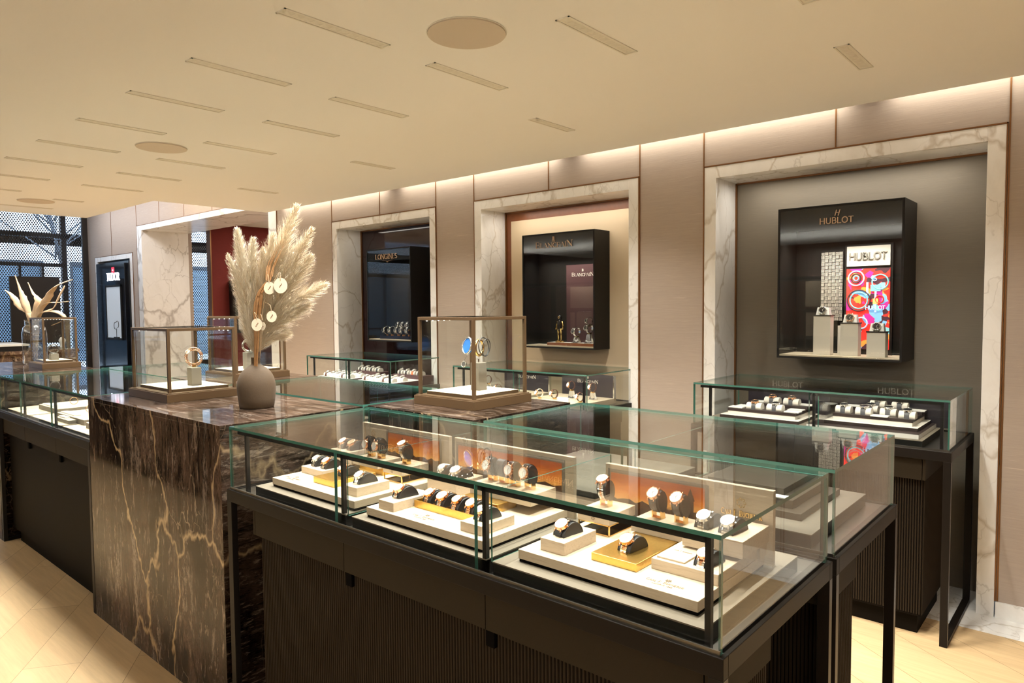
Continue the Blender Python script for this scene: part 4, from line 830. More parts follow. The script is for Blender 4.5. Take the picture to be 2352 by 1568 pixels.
# ---------------- left counter trays ----------------
deck(-5.40, -4.93, 1.22, 1.74, 'cream deck in the far bay of the left counter', 'deck_cream', .868); deck(-4.91, -4.35, 1.22, 1.74, 'cream deck in the middle bay of the left counter', 'deck_cream', .868); deck(-4.32, -3.83, 1.22, 1.74, 'cream deck in the near bay of the left counter', 'deck_cream', .868)
for x0, x1, y0, y1, lb in ((-5.20, -4.84, 1.34, 1.62, 'far'), (-4.70, -4.24, 1.30, 1.58, 'middle'), (-4.15, -3.85, 1.28, 1.50, 'near'), (-4.60, -4.36, 1.26, 1.33, 'small front'), (-4.45, -3.90, 1.55, 1.70, 'rear')):
    o = T('jewellery_tray', 'taupe edged cream jewellery tray, the %s one in the left counter' % lb, 'tray', ((x0+x1)/2, (y0+y1)/2, .868), 'beige jewellery trays in the left counter')
    h = .03 if lb != 'small front' else .02
    O('tray', MB().box(x0, x1, y0, y1, .868, .868+h, 'stone_taupe', top='deck_cream'), o, .001); O('pad', MB().box(x0+.02, x0+(x1-x0)*.55, y0+.015, y0+.05, .868+h, .868+h+.006, 'card_white'), o)
for k, (x, y, z, lb) in enumerate(((-5.0, 1.48, .898, 'far tray of the left counter'), (-4.52, 1.42, .898, 'middle tray of the left counter'), (-4.36, 1.44, .898, 'right end of the middle tray, left counter'), (-4.02, 1.40, .898, 'near tray of the left counter'))):
    tag(O('bracelet', MB().ring((x, y, z+.024), (-.9, .35, 0), .022, .002, 'rose_gold', 24, 6)), 'thin rose gold bangle standing on the '+lb, 'bracelet', 'bangles in the left counter')
# middle counter bracelets
deck(-3.64, -3.10, 1.86, 2.38, 'beige deck in the left half of the bracelet counter'); deck(-3.03, -2.50, 1.86, 2.38, 'beige deck in the right half of the bracelet counter')
for x, y, lb in ((-3.35, 2.05, 'left'), (-3.0, 2.0, 'centre left'), (-2.78, 2.05, 'centre right'), (-2.62, 2.1, 'right')):
    o = T('bracelet_stand', 'gold bracelet on a small taupe block, %s one in the bracelet counter' % lb, 'bracelet stand', (x, y, .89), 'bracelets in the middle counter')
    O('block', MB().box(x-.02, x+.02, y-.02, y+.02, .89, .93, 'stone_taupe'), o, .001); O('bracelet', MB().ring((x, y, .962), (.3, 1, 0), .028, .004, 'rose_gold', 28, 8), o)
# ---------------- glass display cubes ----------------
def vitrine(x0, x1, y0, y1, zt, lab, sideled, lp=.2):
    o = T('display_cube', lab, 'display case', ((x0+x1)/2, (y0+y1)/2, 1.08), 'bronze framed glass display cubes'); z0 = 1.08; M_ = 'vitrine_bronze'
    O('base', MB().box(x0, x1, y0, y1, z0, z0+.037, M_).box(x0+.006, x1-.006, y0+.006, y1-.006, z0+.037, z0+.041, M_), o, .001)
    a0, a1, b0, b1 = x0+.014, x1-.014, y0+.014, y1-.014; w = .013; F = MB(); z1 = z0+.041
    for x in (a0, a1-w):
        for y in (b0, b1-w): F.box(x, x+w, y, y+w, z1, zt-w, M_)
    F.box(a0, a1, b0, b0+w, zt-w, zt, M_).box(a0, a1, b1-w, b1, zt-w, zt, M_).box(a0, a0+w, b0+w, b1-w, zt-w, zt, M_).box(a1-w, a1, b0+w, b1-w, zt-w, zt, M_)
    F.box(a0+w, a0+w+.028, b0+w, b1-w, zt-.016, zt-.006, M_)
    O('frame', F, o, .0008)
    g = .004
    for q in ((a0+.004, a1-.004, b0+.003, b0+.003+g), (a0+.004, a1-.004, b1-.003-g, b1-.003), (a0+.003, a0+.003+g, b0+.008, b1-.008), (a1-.003-g, a1-.003, b0+.008, b1-.008)): O('glass', MB().pane(*q, z1, zt-.004), o); O('glass', MB().pane(a0+w, a1-w, b0+w, b1-w, zt-.004, zt), o)
    O('platform', MB().box(x0+.04, x1-.04, y0+.04, y1-.04, z1, z1+.014, M_, top='deck_cream'), o, .0008)
    L_ = MB()
    for k in range(9): yy = b0+.03+(b1-b0-.06)*k/8; L_.cyl((a0+w+.014, yy, zt-.017), (0, 0, 1), .003, .002, 'led', 8)
    if sideled:
        for k in range(9): xx = a0+.03+(a1-a0-.06)*k/8; L_.cyl((xx, b1-w-.006, zt-.017), (0, 0, 1), .003, .002, 'led', 8)
        F2 = MB().box(a0+w, a1-w, b1-w-.014, b1-w, zt-.016, zt-.004, M_); O('light_rail', F2, o)
    O('led_row', L_, o)
    area('cube_light', ((a0+a1)/2, (b0+b1)/2, zt-.014), (a1-a0)*.7, .03, lp, NEUT, (0, 0, 0), 150)
    return z1+.014
z1 = vitrine(-3.629, -3.19, 1.31, 1.655, 1.412, 'left bronze framed glass cube with an openwork bangle, on the front marble block', True)
def plinth(x, y, z, w, h, lab): o = T('stone_plinth', lab, 'display block', (x, y, z), 'taupe plinths inside the glass cubes'); O('block', MB().box(x-w/2, x+w/2, y-w/2, y+w/2, z, z+h, 'stone_taupe'), o, .0015)
plinth(-3.335, 1.50, z1, .048, .085, 'tall taupe plinth inside the left glass cube')
o = T('bangle_watch', 'rose gold openwork bangle standing on the plinth in the left glass cube', 'bracelet', (-3.335, 1.50, z1+.085))
m = MB()
for k in range(34):
    a = 2*math.pi*k/34; m.ring((-3.335+.034*math.cos(a)*.45, 1.50+.034*math.cos(a)*.89, z1+.135+.040*math.sin(a)), (-.89, .45, .3*math.sin(a*5)), .006, .0017, 'rose_gold' if k % 3 else 'steel', 8, 5)
O('band', m, o); m = MB(); m.ring((-3.335, 1.50, z1+.135), (-.89, .45, 0), .032, .0015, 'rose_gold', 30, 6); O('inner_ring', m, o)
O('dial', MB().cyl((-3.350, 1.478, z1+.160), (.3, -.8, .5), .012, .005, 'dial_white', 20), o); O('clip', MB().box(-3.341, -3.329, 1.494, 1.506, z1+.085, z1+.098, 'gold'), o)
z3 = vitrine(-2.31, -1.944, 1.99, 2.35, 1.456, 'middle bronze framed glass cube with a blue watch and pendant, on the rear marble block', False)
plinth(-2.11, 2.19, z3, .05, .12, 'tall taupe plinth inside the middle glass cube')
o = T('pendant_watch', 'blue enamel pendant watch with black cord around a gold form, in the middle cube', 'watch', (-2.11, 2.19, z3+.12)); cz = z3+.185
O('form', MB().ring((-2.105, 2.19, cz), (1, .25, 0), .034, .006, 'gold', 30, 8).cyl((-2.11, 2.19, z3+.128), (0, 0, 1), .003, .016, 'steel', 8), o)
O('case', MB().cyl((-2.150, 2.165, cz+.008), (-.25, -.95, .2), .036, .010, 'blue_enamel', 36).ring((-2.151, 2.160, cz+.009), (-.25, -.95, .2), .036, .004, 'steel', 36, 6), o)
m = MB(); m.ring((-2.088, 2.20, cz+.004), (1, .2, .1), .040, .0022, 'leather_black', 30, 6).ring((-2.078, 2.205, cz), (1, .3, -.1), .038, .002, 'leather_black', 30, 6).tube([(-2.148, 2.165, cz-.03), (-2.160, 2.158, cz-.045), (-2.163, 2.155, cz-.058)], .0012, 'steel', 5); O('cord', m, o)
O('pendant', MB().cyl((-2.163, 2.153, cz-.072), (0, -1, .2), .014, .006, 'steel_dark', 20).ring((-2.163, 2.150, cz-.072), (0, -1, .2), .013, .002, 'steel', 20, 6), o)
z2 = vitrine(-4.217, -3.844, 1.964, 2.315, 1.453, 'rear bronze framed glass cube half hidden behind the vase', False)
plinth(-3.97, 2.12, z2, .055, .10, 'taupe plinth inside the rear glass cube')
o = T('cuff_bracelet', 'steel cuff with dark curls on the plinth in the rear cube', 'bracelet', (-3.97, 2.12, z2+.10)); O('cuff', MB().ring((-3.97, 2.12, z2+.14), (-.85, .5, 0), .035, .007, 'steel', 26, 8, .5, 5.6), o)
m = MB()
for k in range(4): m.ring((-3.95, 2.11+.01*k, z2+.12+.012*k), (.4, 1, .2*k), .012, .0025, 'figure_black', 14, 6, 0, 4.5)
O('curl', m, o)
z4 = vitrine(-6.07, -5.74, 1.51, 1.755, 1.445, 'far left small glass cube with a dark ring watch, on the far marble block', True, .08)
plinth(-5.87, 1.62, z4, .05, .045, 'low dark taupe plinth in the far left glass cube')
tag(O('ring_watch', MB().ring((-5.87, 1.62, z4+.080), (-.95, .35, 0), .031, .004, 'steel_dark', 26, 8)), 'dark round watch band standing in the far left glass cube', 'watch')
tag(O('price_tag', MB().box(-5.925, -5.905, 1.60, 1.602, z4, z4+.035, 'black_metal')), 'small black tag leaning beside the far left plinth', 'tag')
# ---------------- glass jar with dried leaves ----------------
jx, jy = -6.32, 1.62
o = T('glass_jar', 'clear glass jar vase behind the far left glass cube', 'vase', (jx, jy, 1.08))
O('body', MB().lathe((jx, jy, 1.08), [(.001, .004), (.07, .004), (.080, .012), (.082, .24), (.074, .285), (.060, .30), (.056, .31), (.062, .34), (.066, .345)], 'jar_glass', 32), o); O('neck', MB().lathe((jx, jy, 1.08), [(.058, .302), (.060, .306), (.060, .336), (.058, .338)], 'jar_glass', 32), o)
def leaf(pts, ws, lab, tw=0.0):
    mb = MB(); P_ = [Vector(p) for p in pts]; N_ = 18; row = []
    for i in range(N_+1):
        t = i/N_*(len(P_)-1); k = min(int(t), len(P_)-2); f = t-k
        p0, p1, p2, p3 = P_[max(k-1, 0)], P_[k], P_[k+1], P_[min(k+2, len(P_)-1)]
        p = .5*((2*p1)+(p2-p0)*f+(2*p0-5*p1+4*p2-p3)*f*f+(3*p1-p0-3*p2+p3)*f**3)
        wv = (ws[k]*(1-f)+ws[k+1]*f)*.85; wv *= 1+.15*math.sin(i*2.7); a = tw*i/N_
        d = Vector((.3*math.cos(a), .95*math.cos(a), .6*math.sin(a)+.15))
        row.append((p-d*wv, p+Vector((0, -.006, 0)), p+d*wv))
    vs = [q for r in row for q in r]; fs = []
    for i in range(N_): fs += [(3*i, 3*i+1, 3*i+4, 3*i+3), (3*i+1, 3*i+2, 3*i+5, 3*i+4)]
    mb.add(vs, fs, 'dry_leaf', True); ob = O('dried_leaf', mb); md = ob.modifiers.new('s', 'SOLIDIFY'); md.thickness = .003
    tag(ob, lab, 'leaf', 'dried leaves in the glass jar')
J = lambda dx, dz, dy=0: (jx+dx*.80, jy+dy+dx*.62, 1.08+.30+(dz-.30)*.92 if dz > .3 else 1.08+dz)
leaf([J(0, .02), J(-.02, .36), J(-.10, .46), J(-.17, .56), J(-.22, .60)], [.004, .02, .035, .018, .002], 'lowest left dried leaf in the glass jar, pointing left')
leaf([J(0, .02), J(-.03, .36), J(-.07, .50), J(-.10, .60), J(-.13, .72)], [.004, .02, .04, .022, .002], 'tall ragged dried leaf at the left of the glass jar', 1.5)
leaf([J(.01, .02), J(.01, .36), J(.05, .50), J(.0, .58), J(-.03, .66)], [.004, .03, .045, .02, .003], 'curled dried leaf rising in the centre of the glass jar', -1.2)
leaf([J(.01, .02), J(.03, .36), J(.10, .50), J(.18, .62), J(.32, .68)], [.004, .025, .05, .035, .002], 'broad dried leaf reaching up to the right from the glass jar', .8)
leaf([J(.01, .02), J(.03, .36), J(.16, .44), J(.20, .52), J(.26, .63)], [.004, .02, .02, .025, .002], 'narrow twisted dried leaf right of the centre of the jar', 2.0)
leaf([J(.01, .02), J(.02, .36), J(.10, .48), J(.20, .49), J(.29, .50)], [.004, .02, .02, .016, .002], 'thin dried leaf pointing straight right from the jar')
leaf([J(.01, .02), J(.02, .35), J(.15, .42), J(.25, .36), J(.14, .30)], [.004, .02, .022, .012, .002], 'curling dried leaf bending back down at the right of the jar', .5)
# ---------------- clay vase with pampas ----------------
vx, vy = -2.755, 1.50; VZ = 1.08
o = T('clay_vase', 'round shouldered matt taupe clay vase on the front marble block', 'vase', (vx, vy, VZ))
O('body', MB().lathe((vx, vy, VZ), [(.001, 0), (.066, 0), (.070, .004), (.0750, .04), (.0775, .070), (.0782, .090), (.0765, .107), (.0725, .124), (.0655, .140), (.0560, .154), (.0455, .165), (.034, .1735), (.025, .179), (.0195, .183), (.0185, .188)], 'vase_clay', 56), o)
O('neck', MB().lathe((vx, vy, VZ), [(.0185, .186), (.0183, .192), (.0185, .208), (.0195, .213), (.017, .213), (.016, .19)], 'vase_clay', 40), o)
def VP(px, py, dy=0.0):
    """a point in the plane through the vase parallel to the picture's bouquet, from measured offsets in metres"""
    return Vector((vx+px*.753-dy*.658, vy+px*.658+dy*.753, VZ+py))
def cat(P_, n):
    out = []
    for i in range(n+1):
        t = i/n*(len(P_)-1); k = min(int(t), len(P_)-2); f = t-k
        p0, p1, p2, p3 = P_[max(k-1, 0)], P_[k], P_[k+1], P_[min(k+2, len(P_)-1)]
        out.append(.5*((2*p1)+(p2-p0)*f+(2*p0-5*p1+4*p2-p3)*f*f+(3*p1-p0-3*p2+p3)*f**3))
    return out
def plume(pts, start, rmax, n, lab, mat='pampas', dense=1.0, lean=.55, thick=.0006):
    rnd = random.Random(hash(lab) % 1000 if False else sum(map(ord, lab))); sp = cat(pts, 60); mb = MB(); mb.tube(sp, [.0016]*30+[.001]*31, 'pampas_dark', 5)
    o = T('pampas_plume', lab, 'pampas grass', sp[0], 'pampas plumes in the clay vase'); O('stem', mb, o)
    hb = MB()
    for k in range(int(n*dense)):
        s = start+(1-start)*rnd.random()**.9; i = min(int(s*59), 58); p = sp[i]; d = (sp[i+1]-sp[i]).normalized()
        u = (s-start)/(1-start); prof = math.sin(math.pi*min(1, .16+u*.81))**.8
        a = rnd.uniform(0, 6.283); x = d.cross(Vector((.3, .9, .1))).normalized(); y = d.cross(x)
        rad = (x*math.cos(a)+y*math.sin(a))
        L_ = rmax*prof*rnd.uniform(.35, 1.3); p = p+Vector((rnd.uniform(-1, 1), rnd.uniform(-1, 1), rnd.uniform(-1, 1)))*rmax*.10; tip = p+d*L_*lean*2.0+rad*L_*.75+Vector((0, 0, -.10*L_)); mid = p+d*L_*lean*.9+rad*L_*.42
        sd = d.cross(rad).normalized()*thick*rnd.uniform(.8, 1.7)
        mm = mat if rnd.random() < .62 else ('pampas_light' if rnd.random() < .75 else 'pampas_dark')
        hb.add([p-sd*.5, p+sd*.5, mid+sd, mid-sd, tip], [(0, 1, 2, 3), (3, 2, 4)], mm)
        for q in range(2):
            e = mid.lerp(tip, rnd.uniform(.1, .8)); dd = (tip-mid)*.35+Vector((rnd.uniform(-1, 1), rnd.uniform(-1, 1), rnd.uniform(-1, 1)))*L_*.22
            hb.add([e-sd*.6, e+sd*.6, e+dd], [(0, 1, 2)], mm)
    O('plume', hb, o)
VM = [VP(0, .05), VP(0, .20)]
plume(VM+[VP(-.015, .32), VP(-.035, .52), VP(-.064, .765)], .34, .062, 5200, 'densest creamy pampas plume rising at the upper left', 'pampas_light')
plume(VM+[VP(-.02, .32), VP(-.055, .48), VP(-.108, .655)], .44, .040, 2200, 'thin pampas plume leaning furthest left', 'pampas_light')
plume(VM+[VP(-.01, .36), VP(-.008, .55), VP(.004, .72)], .36, .055, 3000, 'short pampas plume just right of the densest one', 'pampas_light')
plume(VM+[VP(.01, .35), VP(.028, .52), VP(.045, .68)], .49, .045, 1700, 'small pampas plume in front of the red wall')
plume(VM+[VP(.03, .36), VP(.08, .55), VP(.125, .68), VP(.195, .86)], .36, .078, 3400, 'tallest pampas plume reaching the ceiling line')
plume(VM+[VP(.035, .32), VP(.11, .50), VP(.17, .61), VP(.255, .76)], .38, .072, 2700, 'tall pampas plume leaning right below the tallest')
plume(VM+[VP(.035, .32), VP(.11, .45), VP(.18, .55), VP(.25, .645)], .40, .066, 2300, 'pampas plume leaning right at middle height')
plume(VM+[VP(.035, .30), VP(.11, .40), VP(.20, .465), VP(.315, .525)], .39, .062, 2300, 'pampas plume reaching furthest right')
plume(VM+[VP(.03, .29), VP(.10, .35), VP(.165, .40), VP(.235, .435)], .36, .056, 2000, 'low pampas plume at the right above the glass cube')
plume(VM+[VP(.02, .25), VP(.06, .29), VP(.10, .305), VP(.15, .315)], .34, .046, 1400, 'lowest pampas plume drooping right of the vase neck')
plume(VM+[VP(-.01, .27), VP(-.025, .36), VP(-.04, .48)], .34, .042, 2800, 'short fluffy pampas tuft above the vase neck at left', 'pampas_light')
plume(VM+[VP(.02, .36), VP(.05, .56), VP(.09, .74)], .36, .060, 2200, 'pampas plume in the centre behind the bark strip', 'pampas')
# bark strip
m = MB(); 
for k in range(6):
    off = (k-2.5)*.0045+.004*math.sin(k*2.3)
    pts = cat([VP(.005+off*.4, .12, -.02), VP(.02+off*.8, .28, -.035), VP(.035+off*1.3, .42, -.05), VP(.05+off*.9, .485, -.055), VP(.082+off, .53, -.055), VP(.098+off*1.5, .60, -.05), VP(.15+off*1.4, .70, -.045)], 26)
    m.tube(pts, [.0030]*8+[.0058]*9+[.0044]*6+[.0025, .0015, .001, .0006], 'bark', 6, flat=.5)
tag(O('bark_strip', m), 'twisted orange-brown bark strip rising through the pampas bouquet', 'bark')
for k, (cx, cz) in enumerate(((.037, .352), (.062, .345), (.092, .502), (.138, .512), (.098, .385))):
    nme = ('lowest left', 'lowest right', 'upper left', 'upper right', 'faint middle')[k]
    o = T('honesty_pod', nme+' papery oval seed pod hanging in the bouquet', 'seed pod', VP(cx, cz, -.06), 'papery seed pods in the bouquet')
    c = VP(cx, cz, -.075); ax = Vector((.75, -.6, .15)) if k != 1 else Vector((.2, -.9, .1)); ms_ = MB().cyl(c, ax, (.022, .014, .022, .027, .020)[k], .0012, 'pod', 24); ms_.xf(lambda q: Vector((q.x, q.y, c.z+(q.z-c.z)*1.2)))
    dk_ = O('disc', ms_, o); sd = MB()
    for q in range(3): sd.cyl(c+ax.normalized()*.0015+Vector((.004*(q-1)*.6, .003*(q-1), .006*(q-1))), ax, .0022, .001, 'seed', 8)
    O('seed', sd, dk_); st_ = MB().tube(cat([VP(.02, .2, -.01), VP(.05, .34+.02*k, -.05), VP(cx-.01, cz+.05, -.07), c+Vector((0, 0, .022))], 14), .0009, 'pampas_dark', 5); O('stalk', st_, o)
# ---------------- wall display cases ----------------
def wallcase(x0, x1, yf, z0, z1, lab, hd=.115, lp=2.2, glass='glass', inner='case_black'):
    o = T('wall_case', lab, 'wall display case', ((x0+x1)/2, (yf+YB)/2, z0), 'black wall display cases'); t = .012; M_ = 'case_black'
    yb = YB-.001 if 'cream' not in lab else YB-.009
    F = MB().box(x0, x0+t, yf, yb, z0, z1, M_).box(x1-t, x1, yf, yb, z0, z1, M_).box(x0+t, x1-t, yf, yb, z1-t, z1, M_).box(x0+t, x1-t, yf, yb, z0, z0+t, M_).box(x0+t, x1-t, yb-.006, yb, z0+t, z1-t, inner)
    O('housing', F, o, .001); O('header', MB().box(x0+t, x1-t, yf+.006, yf+.02, z1-t-hd, z1-t, M_), o)
    O('glass_door', MB().pane(x0+t, x1-t, yf+.001, yf+.005, z0+t, z1-t, glass), o); O('floor_panel', MB().box(x0+t, x1-t, yf+.008, yb-.006, z0+t, z0+t+.008, 'deck_cream'), o)
    area('wall_case_light', ((x0+x1)/2, yf+.06, z1-t-hd-.004), (x1-x0)*.8, .02, lp, NEUT, (R(12), 0, 0), 120)
    return o, z0+t+.008
# grey niche case
hx0, hx1 = -1.468, -.832; HC = (hx0+hx1)/2
o, zf = wallcase(hx0, hx1, 3.965, 1.195, 2.03, 'black wall case in the grey niche with a colourful lit picture and three plinths', .12, 2.6)
m = MB(); text(m, 'HUBLOT', (HC-.005, 3.962, 1.928), .030, 'letter_bronze', .16, False, 1.15, .003, track=.10); text(m, 'H', (HC-.005, 3.962, 1.968), .030, 'letter_bronze', .14, False, .9, .003, ud=(.25, 0, .97)); O('lettering', m, o)
px0, px1 = -1.165, -.945
q = T('sign_panel', 'pale sign panel with raised grey letters above the colourful picture', 'sign', ((px0+px1)/2, 4.19, 1.68)); O('board', MB().box(px0, px1, 4.19, 4.20, 1.705, 1.815, 'tray_white'), q); m = MB(); text(m, 'HUBLOT', ((px0+px1)/2, 4.19, 1.742), .035, 'letter_steel', .19, False, 1.12, .008, track=.08); O('lettering', m, q)
q = T('lit_picture', 'bright red and blue lit picture inside the grey niche wall case', 'picture', ((px0+px1)/2, 4.19, zf)); O('frame', MB().box(px0-.012, px1+.012, 4.198, 4.21, zf, 1.825, 'case_black'), q)
a = MB().box(px0, px1, 4.192, 4.198, zf+.03, 1.69, 'colour_print'); z_ = 1.69
for cx, cz, r_, mt in ((.050, -.052, .040, 'art_pale'), (.050, -.052, .024, 'art_dark'), (.215, -.075, .040, 'art_teal'), (.065, -.175, .045, 'art_teal'), (.065, -.175, .058, 'art_dark'), (.050, -.052, .013, 'art_blue'), (.17, -.17, .02, 'art_red'), (.08, -.30, .03, 'art_pale')):
    a.ring((min(px0+cx, px1-.005) if cx < .2 else px1-.048, 4.190, z_+cz), (0, 1, 0), r_, .004, mt, 26, 5)
a.box(px0+.125, px0+.175, 4.188, 4.192, z_-.125, z_-.09, 'art_teal').box(px0+.145, px0+.155, 4.188, 4.192, z_-.24, z_-.125, 'art_pale').box(px0+.137, px0+.163, 4.187, 4.192, z_-.195, z_-.165, 'art_gold').box(px0+.103, px0+.113, 4.188, 4.192, z_-.145, z_-.075, 'art_pale')
text(a, '6', (px0+.145, 4.190, z_-.068), .028, 'art_pale', .2, False, 1.5, .002); text(a, 'HUBLOT', (px0+.150, 4.188, z_-.225), .020, 'art_pale', .2, False, 1.1, .002)
O('print', a, q)
q = T('lattice_panel', 'narrow pale lattice patterned panel left of the lit picture', 'panel', (-1.25, 4.20, 1.40)); m = MB().box(-1.305, -1.185, 4.20, 4.205, 1.40, 1.80, 'case_black')
for i in range(6):
    for j in range(20):
        x, z = -1.303+i*.0195, 1.403+j*.0195
        for u in range(3):
            if (i+j) % 2: m.box(x, x+.017, 4.197, 4.2, z+u*.0062, z+u*.0062+.003, 'letter_light')
            else: m.box(x+u*.0062, x+u*.0062+.003, 4.197, 4.2, z, z+.017, 'letter_light')
O('lattice', m, q)
tag(O('white_backing_box', MB().box(-1.19, -1.12, 4.13, 4.18, zf, zf+.16, 'tray_white')), 'white box standing between the first two plinths of the grey niche case', 'box')
for k, (x, h, lb, cs) in enumerate(((-1.245, .215, 'left', 'steel'), (-1.10, .175, 'middle', 'rose_gold'), (-.965, .13, 'right', 'steel'))):
    y = 4.06-.012*k; q = T('watch_plinth', '%s pale square plinth with black cap in the grey niche case' % lb, 'plinth', (x, y, zf), 'pale plinths of the grey niche case')
    O('column', MB().box(x-.045, x+.045, y-.03, y+.03, zf, zf+h, 'tray_white'), q, .001); O('cap', MB().box(x-.048, x+.048, y-.033, y+.033, zf+h, zf+h+.006, 'case_black'), q)
    q = T('display_cube_pad', 'white tilted pad on the %s plinth of the grey niche case' % lb, 'pad', (x, y, zf+h+.006), 'white pads of the grey niche case'); O('pad', MB().add([(x-.035, y-.02, zf+h+.006), (x+.035, y-.02, zf+h+.006), (x+.035, y+.025, zf+h+.006), (x-.035, y+.025, zf+h+.006), (x-.030, y-.008, zf+h+.048), (x+.030, y-.008, zf+h+.048), (x+.030, y+.022, zf+h+.048), (x-.030, y+.022, zf+h+.048)], [(0, 3, 2, 1), (4, 5, 6, 7), (0, 1, 5, 4), (1, 2, 6, 5), (2, 3, 7, 6), (3, 0, 4, 7)], 'card_white') or (lambda: None)() or MB(), q) if False else None
    pb = MB(); pb.add([(x-.035, y-.02, zf+h+.006), (x+.035, y-.02, zf+h+.006), (x+.035, y+.025, zf+h+.006), (x-.035, y+.025, zf+h+.006), (x-.030, y-.008, zf+h+.048), (x+.030, y-.008, zf+h+.048), (x+.030, y+.022, zf+h+.048), (x-.030, y+.022, zf+h+.048)], [(0, 3, 2, 1), (4, 5, 6, 7), (0, 1, 5, 4), (1, 2, 6, 5), (2, 3, 7, 6), (3, 0, 4, 7)], 'card_white'); O('pad', pb, q)
    q = T('wristwatch', '%s large round watch on its white pad in the grey niche case' % lb, 'watch', (x, y-.018, zf+h+.03), 'watches of the grey niche case'); s_, d_, h_, c_ = head(0, .002, -1, .25, .021, cs, 'dial_black'); O('case', s_, q, local=True); O('dial', d_, q, local=True); O('hands', h_, q, local=True); O('crown', c_, q, local=True)
# cream niche case
o, zf = wallcase(-3.423, -2.765, 4.04, 1.187, 2.03, 'black wall case in the cream niche with a small statuette', .135, 1.2)
m = MB(); text(m, 'BLANCPAIN', (-3.115, 4.037, 1.925), .042, 'letter_bronze', .15, True, 1.42, .003, small=2); text(m, 'JB', (-3.12, 4.037, 1.978), .024, 'letter_bronze', .16, True, .7, .003); text(m, '1735', (-3.12, 4.037, 1.965), .010, 'letter_bronze', .15, False, 1, .003, track=.2); O('lettering', m, o)
q = T('backdrop_board', 'dark plum backdrop board with small pale lettering, cream niche case', 'display panel', (-2.92, 4.2, zf)); O('board', MB().box(-3.12, -2.79, 4.19, 4.205, zf, 1.80, 'burgundy'), q); m = MB(); text(m, 'BLANCPAIN', (-2.97, 4.19, 1.715), .026, 'letter_light', .14, True, 1.32, .002, small=2); text(m, 'JB', (-2.97, 4.19, 1.75), .017, 'letter_light', .16, True, .7, .002); O('lettering', m, q)
tag(O('display_block', MB().box(-3.22, -2.80, 4.08, 4.18, zf, zf+.022, 'wood_orange', top='card_white'), bevel=.001), 'low reddish base board under the statuette and watches', 'display block')
q = T('diver_statuette', 'small metal statuette of a standing figure in a helmet and diving suit', 'statuette', (-3.13, 4.12, zf+.022)); fx, fy, fz = -3.13, 4.12, zf+.022
O('base', MB().cyl((fx, fy, fz+.006), (0, 0, 1), .034, .012, 'gold', 20), q)
m = MB()
for s_ in (-1, 1):
    m.tube([(fx+s_*.012, fy-.006, fz+.012), (fx+s_*.013, fy, fz+.02), (fx+s_*.013, fy, fz+.06), (fx+s_*.011, fy, fz+.10)], [.010, .0075, .0085, .012], 'figure_gold', 10); m.tube([(fx+s_*.020, fy, fz+.155), (fx+s_*.031, fy, fz+.125), (fx+s_*.029, fy-.008, fz+.095)], [.008, .007, .006], 'figure_gold', 8)
m.tube([(fx, fy, fz+.09), (fx, fy, fz+.12), (fx, fy, fz+.15), (fx, fy, fz+.168)], [.018, .019, .024, .010], 'figure_black', 14, flat=.7); O('body', m, q)
m = MB().tube([(fx, fy, fz+.166), (fx, fy, fz+.175), (fx, fy, fz+.187), (fx, fy, fz+.197), (fx, fy, fz+.203)], [.010, .015, .016, .011, .003], 'figure_black', 14); m.ring((fx, fy-.014, fz+.184), (0, 1, 0), .007, .002, 'gold', 14, 6); O('helmet', m, q)
for x, y, hh, lb in ((-2.97, 4.11, .04, 'single'), (-2.865, 4.12, .065, 'right')):
    place('acrylic_block', 'clear block under the %s steel watch in the cream niche case' % lb, 'stand', 'acr%s' % hh, acr(.022, hh), (x, y, zf+.022), 'clear blocks of the cream niche case'); place('wristwatch', '%s steel watch on a clear block in the cream niche case' % lb, 'watch', 'rwst', ringwatch('steel', 'steel', 'dial_black'), (x, y, zf+.022+hh), 'steel watches of the cream niche case', R(-20)).scale = (1.4, 1.15, 1.15)
place('wristwatch', 'upper steel watch of the stacked pair in the cream niche case', 'watch', 'rwst', ringwatch('steel', 'steel', 'dial_black'), (-2.875, 4.135, zf+.022+.12), 'steel watches of the cream niche case', R(-30))
# dark niche case
o, zf = wallcase(-5.30, -4.675, 4.01, 1.188, 2.03, 'grey framed wall case in the dark red niche with stacked steel watches', .10, 1.6, inner='case_black')
m = MB(); text(m, 'LONGINES', (-5.0, 4.007, 1.935), .042, 'letter_bronze', .14, True, 1.22, .003); m.tube([(-5.06, 4.005, 1.922), (-5.0, 4.004, 1.915), (-4.985, 4.004, 1.905), (-4.97, 4.004, 1.915), (-4.91, 4.005, 1.922)], [.001, .003, .005, .003, .001], 'letter_bronze', 6, flat=.4); O('lettering', m, o)
q = T('poster', 'small pale poster of a seated person in a white blouse', 'poster', (-4.80, 4.19, 1.45)); m = MB().box(-4.87, -4.70, 4.19, 4.196, 1.40, 1.66, 'card_white'); m.poly([(-4.83, 4.189, 1.41), (-4.74, 4.189, 1.41), (-4.73, 4.189, 1.50), (-4.755, 4.189, 1.565), (-4.80, 4.189, 1.565), (-4.825, 4.189, 1.50)], 'cushion_white'); m.cyl((-4.778, 4.188, 1.59), (0, 1, 0), .018, .001, 'dial_champagne', 16); m.cyl((-4.778, 4.1885, 1.598), (0, 1, 0), .022, .001, 'leather_brown', 16); m.box(-4.87, -4.70, 4.188, 4.19, 1.40, 1.43, 'case_black'); O('sheet', m, q)
tag(O('display_riser', MB().box(-5.18, -4.70, 4.06, 4.17, zf, zf+.03, 'burgundy_gloss').box(-4.98, -4.70, 4.10, 4.17, zf+.03, zf+.075, 'burgundy_gloss')), 'glossy burgundy stepped riser inside the dark niche case', 'display block')
